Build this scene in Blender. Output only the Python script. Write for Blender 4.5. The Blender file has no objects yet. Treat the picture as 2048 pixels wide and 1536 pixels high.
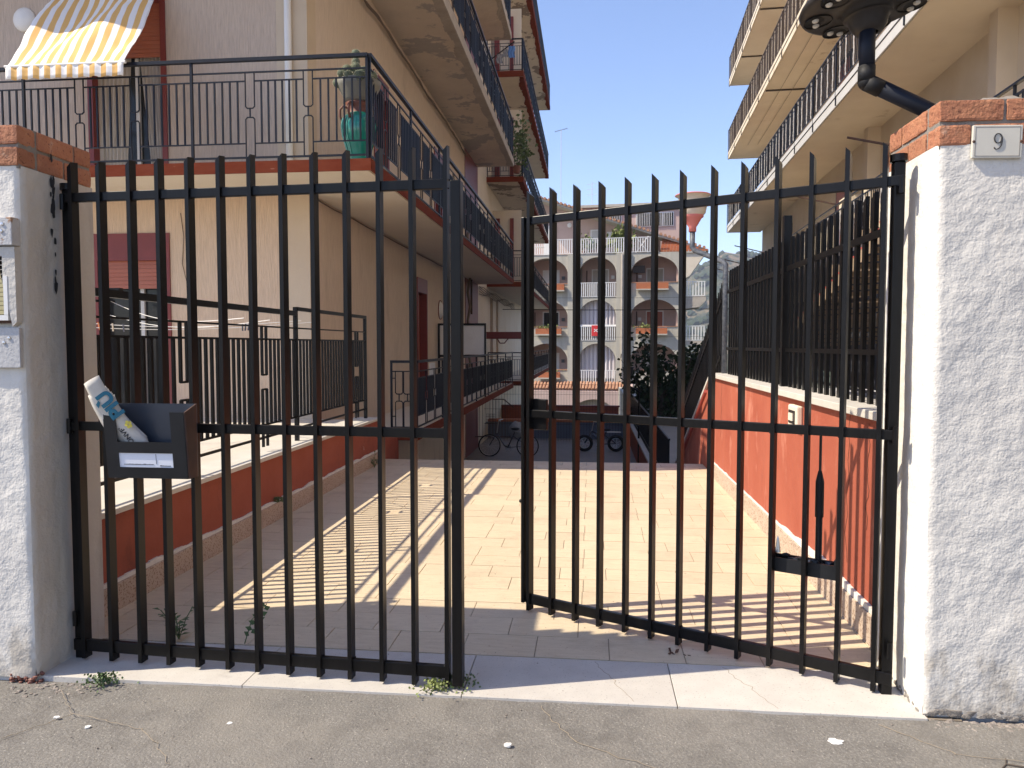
import bpy, bmesh, math, random
from mathutils import Vector, Matrix, noise
random.seed(7)
R = math.radians
sc = bpy.context.scene
COL = sc.collection

# ------------------------------------------------------------------ camera, sky, sun, exposure
cam = bpy.data.cameras.new('camera'); camo = bpy.data.objects.new('camera', cam); COL.objects.link(camo)
camo.location = (0, 0, 1.5); camo.rotation_euler = (R(90 - 2.98), 0, R(5.94))
cam.sensor_width = 36; cam.lens = 1500 / 2048 * 36; cam.clip_start = .05; cam.clip_end = 6000
sc.camera = camo
SUN_AZ, SUN_EL = 74.0, 47.0          # shadows run 71 degrees clockwise from +Y
world = bpy.data.worlds.new('World'); sc.world = world; world.use_nodes = True
wn = world.node_tree; wn.nodes.clear()
sky = wn.nodes.new('ShaderNodeTexSky'); sky.sky_type = 'NISHITA'; sky.sun_disc = False
sky.sun_elevation = R(SUN_EL); sky.sun_rotation = R(SUN_AZ + 180); sky.altitude = 100
sky.air_density = 1.0; sky.dust_density = .5; sky.ozone_density = 6
bg = wn.nodes.new('ShaderNodeBackground'); bg.inputs[1].default_value = .15
wo = wn.nodes.new('ShaderNodeOutputWorld')
tint = wn.nodes.new('ShaderNodeVectorMath'); tint.operation = 'MULTIPLY'; tint.inputs[1].default_value = (.79, .67, .65)
wn.links.new(sky.outputs[0], tint.inputs[0]); wn.links.new(tint.outputs[0], bg.inputs[0]); wn.links.new(bg.outputs[0], wo.inputs[0])
sun = bpy.data.lights.new('sun', 'SUN'); suno = bpy.data.objects.new('sun', sun); COL.objects.link(suno)
sun.energy = 2.75; sun.angle = R(.5); sun.color = (1, .89, .71)
d = Vector((math.sin(R(SUN_AZ)) * math.cos(R(SUN_EL)), math.cos(R(SUN_AZ)) * math.cos(R(SUN_EL)), -math.sin(R(SUN_EL))))
suno.rotation_euler = d.to_track_quat('-Z', 'Y').to_euler()
sc.view_settings.view_transform = 'Standard'; sc.view_settings.look = 'None'
sc.view_settings.exposure = 1.42; sc.view_settings.gamma = 1; sc.view_settings.use_curve_mapping = False
sc.render.engine = 'CYCLES'
sc.cycles.max_bounces = 8; sc.cycles.diffuse_bounces = 7

# ------------------------------------------------------------------ materials
def mat(name, col, rough=.8, col2=None, cs=3., cfac=.5, cstretch=(1, 1, 1), bump=0., bs=40., bstretch=(1, 1, 1),
        metal=0., rand=0., stain=None, stain_scale=1.2, stain_lo=.55, stain_hi=.62, stain_stretch=(1, 1, 1),
        coat=0., speck=None, speck_scale=200., speck_lo=.6, stain2=None, s2=(1., (1, 1, 1), .6, .7, .6), bump2=None, bdet=4, trans=0., bdist=.01, spec=.5, extra=None):
    m = bpy.data.materials.new(name); m.use_nodes = True; nt = m.node_tree; N = nt.nodes; L = nt.links
    b = N['Principled BSDF']; b.inputs['Roughness'].default_value = rough; b.inputs['Specular IOR Level'].default_value = spec; b.inputs['Metallic'].default_value = metal
    if coat: b.inputs['Coat Weight'].default_value = coat; b.inputs['Coat Roughness'].default_value = .12
    geo = N.new('ShaderNodeNewGeometry')
    def tex(scale, stretch, detail=5, rough_=.6):
        mp = N.new('ShaderNodeMapping'); mp.inputs['Scale'].default_value = stretch
        L.new(geo.outputs['Position'], mp.inputs['Vector'])
        t = N.new('ShaderNodeTexNoise'); t.inputs['Scale'].default_value = scale; t.inputs['Detail'].default_value = detail
        t.inputs['Roughness'].default_value = rough_
        L.new(mp.outputs[0], t.inputs['Vector']); return t
    def mix(fac, a, bb):
        x = N.new('ShaderNodeMix'); x.data_type = 'RGBA'
        if isinstance(fac, float): x.inputs[0].default_value = fac
        else: L.new(fac, x.inputs[0])
        for i, v in ((6, a), (7, bb)):
            if isinstance(v, tuple): x.inputs[i].default_value = (*v[:3], 1)
            else: L.new(v, x.inputs[i])
        return x.outputs[2]
    def ramp(src, lo, hi, mx=1.):
        r = N.new('ShaderNodeMapRange'); r.inputs[1].default_value = lo; r.inputs[2].default_value = hi; r.inputs[4].default_value = mx
        L.new(src, r.inputs[0]); return r.outputs[0]
    c = tuple(col)
    if col2:
        t = tex(cs, cstretch); c = mix(ramp(t.outputs[0], .5 - cfac / 2, .5 + cfac / 2), c, tuple(col2))
    if speck:
        t = tex(speck_scale, (1, 1, 1), 2); c = mix(ramp(t.outputs[0], speck_lo, speck_lo + .05), c, tuple(speck))
    if stain:
        t = tex(stain_scale, stain_stretch, 6, .65); c = mix(ramp(t.outputs[0], stain_lo, stain_hi, .85), c, tuple(stain))
    if stain2:
        t = tex(s2[0], s2[1], 7, .7); c = mix(ramp(t.outputs[0], s2[2], s2[3], s2[4]), c, tuple(stain2))
    if extra: c = extra(N, L, geo, c, mix, ramp, tex)
    if rand:
        oi = N.new('ShaderNodeObjectInfo'); hs = N.new('ShaderNodeHueSaturation')
        L.new(ramp(oi.outputs['Random'], 0, 1), hs.inputs['Value']) if False else None
        mr = N.new('ShaderNodeMapRange'); mr.inputs[3].default_value = 1 - rand; mr.inputs[4].default_value = 1 + rand
        L.new(oi.outputs['Random'], mr.inputs[0]); L.new(mr.outputs[0], hs.inputs['Value'])
        if isinstance(c, tuple): hs.inputs['Color'].default_value = (*c[:3], 1)
        else: L.new(c, hs.inputs['Color'])
        c = hs.outputs[0]
    if isinstance(c, tuple): b.inputs['Base Color'].default_value = (*c[:3], 1)
    else: L.new(c, b.inputs['Base Color'])
    if bump:
        t = tex(bs, bstretch, bdet); bp = N.new('ShaderNodeBump'); bp.inputs['Strength'].default_value = bump
        bp.inputs['Distance'].default_value = bdist
        L.new(t.outputs[0], bp.inputs['Height']); L.new(bp.outputs[0], b.inputs['Normal'])
        if bump2:
            t = tex(bump2[0], bump2[1], 5, .65); b2 = N.new('ShaderNodeBump'); b2.inputs['Strength'].default_value = bump2[2]; b2.inputs['Distance'].default_value = bump2[3]
            L.new(t.outputs[0], b2.inputs['Height']); L.new(b2.outputs[0], bp.inputs['Normal'])
    if trans:
        b.inputs['Transmission Weight'].default_value = trans
    return m

M = {}
def ext_base(N, L, geo, c, mix, ramp, tex):
    # splash dirt: soil thrown up from the street, uneven
    w = N.new('ShaderNodeSeparateXYZ'); L.new(geo.outputs['Position'], w.inputs[0])
    t = tex(9, (1, 1, .6), 6, .7)
    a = N.new('ShaderNodeMath'); a.operation = 'MULTIPLY_ADD'; a.inputs[1].default_value = 1.1; a.inputs[2].default_value = -.42; L.new(t.outputs[0], a.inputs[0])
    d_ = N.new('ShaderNodeMath'); d_.operation = 'SUBTRACT'; L.new(a.outputs[0], d_.inputs[0]); L.new(w.outputs[2], d_.inputs[1])
    return mix(ramp(d_.outputs[0], -.1, .1, .7), c, (.34, .30, .245))
M['black'] = mat('black_gloss_paint', (.0035, .0033, .0038), .32, spec=.2, col2=(.008, .0075, .0075), cs=9, cstretch=(6, 6, 1), bump=.15, bs=90, bdist=.002)
M['blueblack'] = mat('blue_black_paint', (.006, .008, .015), .45, spec=.22, col2=(.011, .013, .021), cs=14)
M['plaque'] = None
M['greyblue'] = mat('old_blue_grey_paint', (.05, .062, .085), .5, col2=(.14, .15, .17), cs=30, cfac=.3)
M['stucco'] = mat('white_stucco', (.72, .69, .63), .9, col2=(.63, .60, .55), cs=2.2, extra=ext_base, bump=.42, bs=130, bdet=2, bdist=.0045, bump2=(3.2, (1, 1, 1), .8, .035), stain2=(.42, .36, .29), s2=(5, (2.2, 2.2, .3), .60, .80, .55),
                  stain=(.45, .42, .38), stain_scale=1.7, stain_lo=.66, stain_hi=.85, stain_stretch=(1, 1, .35))
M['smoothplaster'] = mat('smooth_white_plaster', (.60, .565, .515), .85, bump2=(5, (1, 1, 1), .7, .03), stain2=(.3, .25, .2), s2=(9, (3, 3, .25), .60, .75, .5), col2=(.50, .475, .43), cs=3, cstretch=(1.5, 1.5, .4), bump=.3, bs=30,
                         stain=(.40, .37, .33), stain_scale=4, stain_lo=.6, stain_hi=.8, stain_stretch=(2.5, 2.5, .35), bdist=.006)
M['whiteplaster'] = mat('bright_white_plaster', (.74, .72, .67), .85, bump2=(8, (1, 1, 1), .7, .02), stain2=(.5, .45, .38), s2=(6, (2, 2, .4), .6, .78, .5), col2=(.66, .64, .59), cs=4, bump=.5, bs=28, bdist=.006)
M['brick'] = mat('terracotta_brick', (.33, .125, .068), .9, stain2=(.42, .36, .3), s2=(9, (1, 1, 1), .6, .72, .5), col2=(.42, .19, .10), cs=18, bump=.9, bs=55, rand=.12,
                 speck=(.2, .07, .04), speck_scale=70, speck_lo=.62, bdist=.01)
M['mortar'] = mat('grey_mortar', (.27, .24, .21), .95, col2=(.20, .18, .155), cs=12, bump=.8, bs=60)
def ext_asph(N, L, geo, c, mix, ramp, tex):
    t = tex(95, (1, 1, 1), 4, .8); c = mix(ramp(t.outputs[0], .47, .62, .45), c, (.33, .31, .28)); t = tex(130, (1, 1, 1), 2, .7); c = mix(ramp(t.outputs[0], .55, .68, .45), c, (.10, .095, .088))
    t = tex(5.5, (1, 1, 1), 8, .75); c = mix(ramp(t.outputs[0], .48, .62, .55), c, (.115, .105, .095))
    t = tex(.9, (1, 1, 1), 4, .6); return mix(ramp(t.outputs[0], .5, .68, .7), c, (.245, .225, .195))
M['asphalt'] = mat('worn_street', (.185, .173, .155), .93, col2=(.14, .131, .119), cs=2.2, cfac=.4, bump=1., bs=90, bdist=.006,
                   speck=(.42, .39, .34), speck_scale=110, speck_lo=.66, extra=ext_asph)
M['threshold'] = mat('travertine_threshold', (.47, .44, .40), .7, col2=(.56, .53, .48), cs=7, bump=.25, bs=120, rand=.05,
                     speck=(.32, .29, .26), speck_scale=110, speck_lo=.64, stain=(.33, .30, .27), stain_scale=3.2, stain_lo=.62, stain_hi=.78, bdist=.003)
M['tile'] = mat('travertine_floor_tile', (.54, .435, .295), .62, stain2=(.32, .25, .175), s2=(2.1, (1, 1, 1), .54, .74, .5), col2=(.66, .55, .39), cs=9, cstretch=(1, 5, 1), bump=.2, bs=60, bstretch=(1, 5, 1), rand=.055,
                speck=(.40, .28, .20), speck_scale=60, speck_lo=.66, stain=(.36, .27, .2), stain_scale=1.4, stain_lo=.66, stain_hi=.85, bdist=.003)
M['grout'] = mat('tile_grout', (.36, .295, .22), .95, col2=(.24, .2, .15), cs=5)
M['redwall'] = mat('red_terracotta_paint', (.30, .062, .032), .85, bump2=(4, (1, 1, 1), .6, .02), stain2=(.27, .07, .045), s2=(3.2, (1, 1, .5), .56, .72, .55), col2=(.39, .105, .058), cs=2.2, cstretch=(1, 1, .6), bump=.35, bs=60,
                   stain=(.60, .27, .19), stain_scale=2.9, stain_lo=.57, stain_hi=.76, bdist=.005, stain_stretch=(1.4, 1.4, .6))
M['redwall_l'] = mat('red_paint_peeling', (.27, .06, .03), .85, col2=(.33, .085, .048), cs=2.6, bump2=(4, (1, 1, 1), .6, .02), stain2=(.13, .035, .025), s2=(3.5, (1, 1, .6), .55, .7, .6), bump=.35, bs=60,
                     stain=(.58, .46, .38), stain_scale=3.6, stain_lo=.69, stain_hi=.72, bdist=.005)
M['granite'] = mat('speckled_stone_plinth', (.45, .35, .27), .8, col2=(.52, .43, .35), cs=12, speck=(.25, .16, .11), speck_scale=75, speck_lo=.55, bump=.4, bs=120,
                   stain=(.28, .21, .17), stain_scale=2.5, stain_lo=.6, stain_hi=.8, bdist=.004)
M['coping'] = mat('pale_marble_coping', (.60, .57, .51), .6, col2=(.50, .47, .42), cs=5, bump=.1, bs=60, rand=.04)
M['terr'] = mat('pale_terrace_tile', (.60, .56, .48), .55, col2=(.55, .50, .43), cs=6, rand=.04)
M['facade'] = mat('scratched_ochre_plaster', (.72, .55, .40), .9, col2=(.57, .43, .305), cs=16, cstretch=(4, 4, .3), cfac=.42, bump=1., bs=15, bstretch=(4, 4, .4), bdist=.015,
                  stain=(.44, .34, .25), stain_scale=.6, stain_lo=.6, stain_hi=.8)
M['facade_side'] = mat('scratched_beige_plaster', (.72, .60, .485), .9, col2=(.57, .465, .37), cs=16, cstretch=(4, 4, .3), cfac=.42, bump=1., bs=15, bstretch=(4, 4, .4), bdist=.015, stain=(.44, .35, .27), stain_scale=.9, stain_lo=.58, stain_hi=.76, stain_stretch=(1.6, 1.6, .5))
M['facade_shaded'] = mat('scratched_plaster_shaded', (.60, .485, .39), .9, col2=(.45, .36, .29), cs=16, cstretch=(4, 4, .3), cfac=.42, bump=1., bs=15, bstretch=(4, 4, .4), bdist=.015)  # upper-storey shade put into the colour: greyer, darker copy of the front plaster
M['band'] = mat('smooth_cream_band', (.60, .49, .36), .85, col2=(.54, .43, .31), cs=3, bump=.2, bs=30)
M['soffit'] = mat('cream_soffit_plaster', (.70, .61, .49), .9, col2=(.60, .52, .41), cs=1.6, bump=.4, bs=18, bump2=(2, (1, 1, 1), .6, .05), stain2=(.50, .44, .37), s2=(.5, (1, 1, 1), .5, .7, .6),
                  stain=(.36, .33, .30), stain_scale=.62, stain_lo=.555, stain_hi=.58)
M['soffit_clean'] = mat('pale_soffit', (.68, .62, .52), .9, col2=(.62, .56, .46), cs=1.4, bump=.3, bs=14)
M['soffit_damaged'] = mat('flaking_soffit', (.62, .54, .42), .9, col2=(.54, .46, .37), cs=2,
                          stain=(.16, .12, .10), stain_scale=.8, stain_lo=.555, stain_hi=.57, bump=.4, bs=14)
M['fascia'] = mat('oxide_red_fascia', (.135, .024, .010), .9, spec=.1, col2=(.18, .045, .022), cs=5, cstretch=(1, 1, 3),
                  stain=(.32, .15, .11), stain_scale=7, stain_lo=.68, stain_hi=.71, stain_stretch=(1, 1, 3))
M['roughedge'] = mat('crumbling_slab_edge', (.50, .45, .38), .95, col2=(.36, .31, .26), cs=3, bump=1., bs=14, bdist=.03)
M['maroon'] = mat('maroon_frame_paint', (.16, .022, .018), .45, col2=(.2, .03, .025), cs=6)
M['shutter'] = mat('orange_brown_shutter', (.36, .105, .055), .5, col2=(.42, .14, .08), cs=3, rand=.05)
M['alu'] = mat('grey_aluminium', (.55, .54, .52), .5)
M['glass'] = mat('window_glass', (.02, .022, .024), .12, spec=.25)
M['curtain'] = mat('lace_curtain', (.58, .54, .50), .9, col2=(.40, .37, .34), cs=7, cstretch=(6, 6, .5))
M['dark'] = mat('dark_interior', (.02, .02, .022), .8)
M['white'] = mat('white_plastic', (.75, .74, .72), .5)
M['wire'] = mat('cable_insulation', (.16, .12, .09), .7)
M['wirew'] = mat('white_cord', (.7, .68, .64), .7)
M['rust'] = mat('rusty_iron', (.11, .05, .03), .8, col2=(.05, .03, .025), cs=10)
M['concrete'] = mat('weathered_concrete', (.50, .47, .40), .92, col2=(.39, .365, .31), cs=1.2, cstretch=(3, 3, .5), bump=.4, bs=8,
                    stain=(.15, .14, .125), stain_scale=1.6, stain_lo=.64, stain_hi=.78, stain_stretch=(3, 3, .35))
M['pinkwall'] = mat('faded_pink_plaster', (.56, .42, .37), .9, col2=(.49, .36, .32), cs=1.2, stain=(.34, .24, .21), stain_scale=1.4, stain_lo=.62, stain_hi=.8, stain_stretch=(2, 2, .5))
M['rooftile'] = mat('clay_roof_tile', (.36, .17, .095), .85, col2=(.46, .27, .17), cs=5, cfac=.6)
M['orangetile'] = mat('orange_clay_tile', (.45, .15, .06), .85, col2=(.38, .12, .055), cs=3)
M['cream'] = mat('cream_paint', (.72, .65, .54), .85, stain2=(.45, .36, .26), s2=(1.4, (2, 2, .35), .60, .76, .6), col2=(.64, .55, .42), cs=1.2, stain=(.40, .31, .22), stain_scale=.9, stain_lo=.64, stain_hi=.8)
M['rsoffit'] = mat('right_soffit_ochre', (.72, .63, .50), .9, col2=(.63, .54, .42), cs=1.1, bump=.3, bs=9,
                   stain=(.40, .30, .2), stain_scale=.8, stain_lo=.63, stain_hi=.7)
M['rfascia'] = mat('grey_white_fascia', (.60, .60, .61), .6, col2=(.5, .5, .51), cs=2)
M['brownrail'] = mat('dark_brown_railing', (.05, .033, .022), .55)
M['pink'] = mat('pink_plastic', (.66, .22, .20), .5, col2=(.6, .18, .17), cs=6)
M['opal'] = mat('dirty_opal_plastic', (.62, .56, .48), .5, col2=(.52, .46, .38), cs=7, cstretch=(1, 1, 2.5))
M['lamphead'] = mat('dark_plastic_lamp', (.020, .017, .016), .45, spec=.3, col2=(.04, .036, .034), cs=8)
M['led'] = mat('clear_led_lens', (.62, .60, .56), .25)
M['greenjar'] = mat('green_glazed_ceramic', (.010, .26, .18), .18, coat=.8, col2=(.012, .21, .15), cs=6)
M['greenjar_line'] = mat('pale_green_line', (.18, .52, .42), .25, coat=.6)
M['terracotta'] = mat('dark_terracotta', (.17, .06, .04), .6)
M['potgrey'] = mat('grey_plastic_pot', (.17, .165, .14), .6)
M['cactus'] = mat('grey_green_cactus', (.10, .12, .075), .8, bump=.6, bs=60)
M['spine'] = mat('cream_cactus_spine', (.66, .60, .42), .8)
M['leaf'] = mat('weed_leaf', (.055, .10, .03), .6, col2=(.1, .15, .05), cs=30)
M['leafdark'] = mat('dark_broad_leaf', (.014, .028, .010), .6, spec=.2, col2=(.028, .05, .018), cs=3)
M['leafpale'] = mat('yellow_green_leaf', (.22, .24, .07), .7, col2=(.12, .16, .04), cs=9)
M['bark'] = mat('grey_bark', (.09, .07, .055), .9)
M['slate'] = mat('slate_blue_metal', (.022, .03, .045), .38, col2=(.03, .038, .055), cs=6, coat=.2)
M['boxblack'] = mat('black_sheet_metal', (.008, .009, .011), .4, spec=.3, col2=(.016, .017, .02), cs=8)
M['paper'] = mat('newsprint', (.60, .57, .52), .9, col2=(.52, .49, .44), cs=25)
M['card'] = mat('white_paper_card', (.74, .76, .82), .7)
M['teal'] = mat('teal_print', (.015, .13, .2), .7)
M['ink'] = mat('black_print', (.03, .03, .035), .7)
M['yellow'] = mat('yellow_print', (.62, .52, .08), .7)
M['plaque'] = mat('ceramic_plaque', (.60, .57, .49), .3, col2=(.54, .51, .44), cs=12)
M['plaqueline'] = mat('plaque_brown_line', (.22, .19, .16), .5)
M['roller'] = mat('yellowed_roller_shutter', (.48, .42, .22), .6)
M['peeled'] = mat('peeled_painted_metal', (.52, .51, .5), .7, col2=(.42, .42, .42), cs=8, stain=(.32, .16, .07), stain_scale=9, stain_lo=.6, stain_hi=.63, bump=.4, bs=60)
M['rubble'] = mat('broken_mortar', (.33, .29, .25), .95, col2=(.2, .17, .15), cs=30, bump=.8, bs=90)
M['paintspot'] = mat('spilled_white_paint', (.74, .73, .7), .8)
M['rubber'] = mat('black_rubber', (.011, .011, .012), .6, spec=.3)
M['steel'] = mat('bright_steel', (.55, .55, .55), .3, metal=.9)
M['bikeblue'] = mat('dark_bike_enamel', (.02, .025, .04), .3, coat=.5)
M['redcloth'] = mat('red_towel', (.60, .04, .045), .9)
M['bluecloth'] = mat('blue_cloth', (.12, .25, .5), .9)
M['greycloth'] = mat('grey_laundry', (.38, .37, .36), .9, col2=(.2, .2, .2), cs=12)
M['wood'] = mat('weathered_boards', (.30, .22, .145), .8, col2=(.22, .16, .10), cs=6, cstretch=(1, 6, 1), rand=.15)
M['redtip'] = mat('red_board_end', (.36, .07, .05), .7)
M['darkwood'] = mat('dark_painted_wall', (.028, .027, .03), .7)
M['greydoor'] = mat('grey_metal_door', (.10, .10, .115), .5)
M['peg1'] = mat('orange_peg', (.62, .2, .06), .5); M['peg2'] = mat('pale_wood_peg', (.6, .5, .36), .7); M['peg3'] = mat('grey_peg', (.06, .06, .08), .5)
M['ycloth'] = mat('yellow_tarp', (.5, .36, .03), .8)
M['paleconcrete'] = mat('pale_concrete_paving', (.46, .42, .36), .9, col2=(.38, .35, .30), cs=1.5)
M['yardfloor'] = mat('yard_paving', (.24, .22, .2), .8, col2=(.2, .18, .165), cs=3)
M['bluewall'] = mat('blue_grey_low_wall', (.13, .15, .19), .8, col2=(.1, .115, .15), cs=2)

def ext_awn(N, L, geo, c, mix, ramp, tex):
    s = N.new('ShaderNodeUVMap'); w = N.new('ShaderNodeSeparateXYZ'); L.new(s.outputs[0], w.inputs[0])
    a = N.new('ShaderNodeMath'); a.operation = 'FRACT'; L.new(w.outputs[0], a.inputs[0])
    b = N.new('ShaderNodeMath'); b.operation = 'GREATER_THAN'; b.inputs[1].default_value = .5; L.new(a.outputs[0], b.inputs[0])
    return mix(b.outputs[0], (.78, .76, .74), (.70, .42, .14))
M['awning'] = mat('striped_canvas', (.8, .8, .8), .85, extra=ext_awn, bump=.2, bs=300)
def ext_cur(N, L, geo, c, mix, ramp, tex):
    w = N.new('ShaderNodeSeparateXYZ'); L.new(geo.outputs['Position'], w.inputs[0])
    a = N.new('ShaderNodeMath'); a.operation = 'MULTIPLY'; a.inputs[1].default_value = 3.6; L.new(w.outputs[0], a.inputs[0])
    f = N.new('ShaderNodeMath'); f.operation = 'FRACT'; L.new(a.outputs[0], f.inputs[0])
    b = N.new('ShaderNodeMath'); b.operation = 'GREATER_THAN'; b.inputs[1].default_value = .6; L.new(f.outputs[0], b.inputs[0])
    return mix(b.outputs[0], (.66, .61, .62), (.42, .38, .40))
M['stripecurtain'] = mat('lilac_striped_curtain', (.6, .6, .6), .9, extra=ext_cur)
def ext_hill(N, L, geo, c, mix, ramp, tex):
    t = tex(.02, (1, 1, 1), 8); t2 = tex(.12, (1, 1, 1), 6, .7)
    c1 = mix(ramp(t.outputs[0], .44, .6), (.05, .065, .032), (.21, .15, .09))
    return mix(ramp(t2.outputs[0], .45, .58), c1, (.028, .042, .022))
M['hill'] = mat('scrub_hillside', (.06, .08, .03), .95, extra=ext_hill, bump=1., bs=.25, bdist=3.)
M['bush'] = mat('scrub_bush', (.03, .045, .022), .95)

# ------------------------------------------------------------------ mesh helper
class MB:
    def __init__(s): s.v = []; s.f = []; s.uv = None
    def add(s, vs, fs):
        n = len(s.v); s.v += [tuple(v) for v in vs]; s.f += [tuple(i + n for i in f) for f in fs]; return s
    def box(s, x0, x1, y0, y1, z0, z1, mtx=None):
        vs = [(x, y, z) for z in (z0, z1) for y in (y0, y1) for x in (x0, x1)]
        if mtx: vs = [mtx @ Vector(v) for v in vs]
        return s.add(vs, [(0, 2, 3, 1), (4, 5, 7, 6), (0, 1, 5, 4), (2, 6, 7, 3), (0, 4, 6, 2), (1, 3, 7, 5)])
    def bar(s, p, q, w, h, up=(0, 0, 1)):
        p, q = Vector(p), Vector(q); t = (q - p).normalized(); up = Vector(up)
        if abs(t.dot(up)) > .99: up = Vector((0, 1, 0))
        a = t.cross(up).normalized() * w / 2; b = a.cross(t).normalized() * h / 2
        vs = [e + sa * a + sb * b for e in (p, q) for sa, sb in ((-1, -1), (1, -1), (1, 1), (-1, 1))]
        return s.add(vs, [(0, 1, 2, 3), (7, 6, 5, 4), (0, 4, 5, 1), (1, 5, 6, 2), (2, 6, 7, 3), (3, 7, 4, 0)])
    def tube(s, pts, r, n=8, caps=True):
        pts = [Vector(p) for p in pts]; rs = r if isinstance(r, (list, tuple)) else [r] * len(pts)
        vs = []; prev = None
        for i, p in enumerate(pts):
            t = ((pts[min(i + 1, len(pts) - 1)] - p).normalized() + (p - pts[max(i - 1, 0)]).normalized())
            t = t.normalized() if t.length > 1e-6 else Vector((0, 0, 1))
            if prev is None:
                a = t.orthogonal().normalized()
            else:
                a = (prev - t * prev.dot(t)); a = a.normalized() if a.length > 1e-5 else t.orthogonal().normalized()
            prev = a; b = t.cross(a)
            vs += [p + (a * math.cos(2 * math.pi * k / n) + b * math.sin(2 * math.pi * k / n)) * rs[i] for k in range(n)]
        fs = [(i * n + k, i * n + (k + 1) % n, (i + 1) * n + (k + 1) % n, (i + 1) * n + k) for i in range(len(pts) - 1) for k in range(n)]
        if caps: fs += [tuple(range(n))[::-1], tuple(range((len(pts) - 1) * n, len(pts) * n))]
        return s.add(vs, fs)
    def lathe(s, prof, c=(0, 0, 0), n=24, mtx=None):
        vs = [(c[0] + r * math.cos(2 * math.pi * k / n), c[1] + r * math.sin(2 * math.pi * k / n), c[2] + z) for r, z in prof for k in range(n)]
        if mtx: vs = [mtx @ Vector(v) for v in vs]
        fs = [(i * n + k, i * n + (k + 1) % n, (i + 1) * n + (k + 1) % n, (i + 1) * n + k) for i in range(len(prof) - 1) for k in range(n)]
        return s.add(vs, fs)
    def prism(s, poly, axis, a0, a1):
        # poly: list of 2d points; axis: extrusion axis index
        def mk(p, a):
            l = list(p); l.insert(axis, a); return tuple(l)
        n = len(poly)
        vs = [mk(p, a0) for p in poly] + [mk(p, a1) for p in poly]
        fs = [tuple(range(n)), tuple(range(2 * n - 1, n - 1, -1))] + [(i, i + n, (i + 1) % n + n, (i + 1) % n) for i in range(n)]
        return s.add(vs, fs)
    def ico(s, c, r, sub=1, squash=(1, 1, 1), jit=0):
        b = bmesh.new(); bmesh.ops.create_icosphere(b, subdivisions=sub, radius=1)
        vs = []
        for v in b.verts:
            k = 1 + random.uniform(-jit, jit)
            vs.append((c[0] + v.co.x * r * squash[0] * k, c[1] + v.co.y * r * squash[1] * k, c[2] + v.co.z * r * squash[2] * k))
        fs = [tuple(v.index for v in f.verts) for f in b.faces]; b.free()
        return s.add(vs, fs)
    def mesh(s, name, m, smooth=False):
        me = bpy.data.meshes.new(name); me.from_pydata(s.v, [], s.f)
        if m: me.materials.append(m if not isinstance(m, str) else M[m])
        bm = bmesh.new(); bm.from_mesh(me); bmesh.ops.recalc_face_normals(bm, faces=bm.faces); bm.to_mesh(me); bm.free()
        if smooth:
            for p in me.polygons: p.use_smooth = True
        me.update(); return me
    def obj(s, name, m, parent=None, smooth=False, bevel=0, **k):
        o = put(name, s.mesh(name, m, smooth), parent, **k)
        if bevel:
            md = o.modifiers.new('bevel', 'BEVEL'); md.width = bevel; md.segments = 2; md.limit_method = 'ANGLE'
        return o
W = {}
def put(name, me, parent=None, mtx=None, label=None, cat=None, group=None, kind=None):
    o = bpy.data.objects.new(name, me); COL.objects.link(o)
    W[o.name] = (mtx or Matrix()).copy()
    if parent:
        o.parent = parent; o.matrix_parent_inverse = W[parent.name].inverted()
    if mtx: o.matrix_basis = mtx
    tag(o, label, cat, group, kind); return o
def tag(o, label=None, cat=None, group=None, kind=None):
    for k, v in (('label', label), ('category', cat), ('group', group), ('kind', kind)):
        if v: o[k] = v
    return o
def thing(name, loc, label, cat, group=None, kind=None):
    return put(name, None, None, Matrix.Translation(loc), label, cat, group, kind)
T = Matrix.Translation
def rotz(a): return Matrix.Rotation(a, 4, 'Z')
def rough_poly_noise(o, amp, scale):
    for v in o.data.vertices:
        n = noise.noise_vector(v.co * scale); v.co += n * amp

# ------------------------------------------------------------------ ground
XL, XR = -2.68, 1.42
def street_z(x, y): return -.009 + (-.02 + .014 * noise.noise(Vector((x * .8, y * .8, 0)))) * min(1, max(0, (3.05 - y) / .7))
def grid(x0, x1, y0, y1, nx, ny, zf):
    mb = MB()
    vs = [(x0 + (x1 - x0) * i / nx, y0 + (y1 - y0) * j / ny, 0) for j in range(ny + 1) for i in range(nx + 1)]
    vs = [(x, y, zf(x, y)) for x, y, _ in vs]
    mb.add(vs, [(j * (nx + 1) + i, j * (nx + 1) + i + 1, (j + 1) * (nx + 1) + i + 1, (j + 1) * (nx + 1) + i) for j in range(ny) for i in range(nx)])
    return mb
grid(-9, 9, -6, 3.1, 300, 200, lambda x, y: -.009 + (-.02 + .014 * noise.noise(Vector((x * .8, y * .8, 0)))) * min(1, max(0, (3.05 - y) / .7)) + .005 * noise.noise(Vector((x * 6, y * 6, 3))) + .0025 * noise.noise(Vector((x * 22, y * 22, 3)))
     - (.014 * min(1, max(0, (-1.7 - x) * 2)) * (1 if y > 2.7 else 0))).obj('street', 'asphalt', kind='structure', smooth=True)
MB().box(-60, 60, -60, 3.0, -.6, -.075).obj('road', 'asphalt', kind='structure')  # street out of view, added so its sunlit surface brightens fronts and soffits
MB().box(-60, -12.01, 3.01, 30, -.6, .3).obj('side_ground', 'paleconcrete', kind='structure')  # unseen neighbouring ground, added with the road to bounce light
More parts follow.
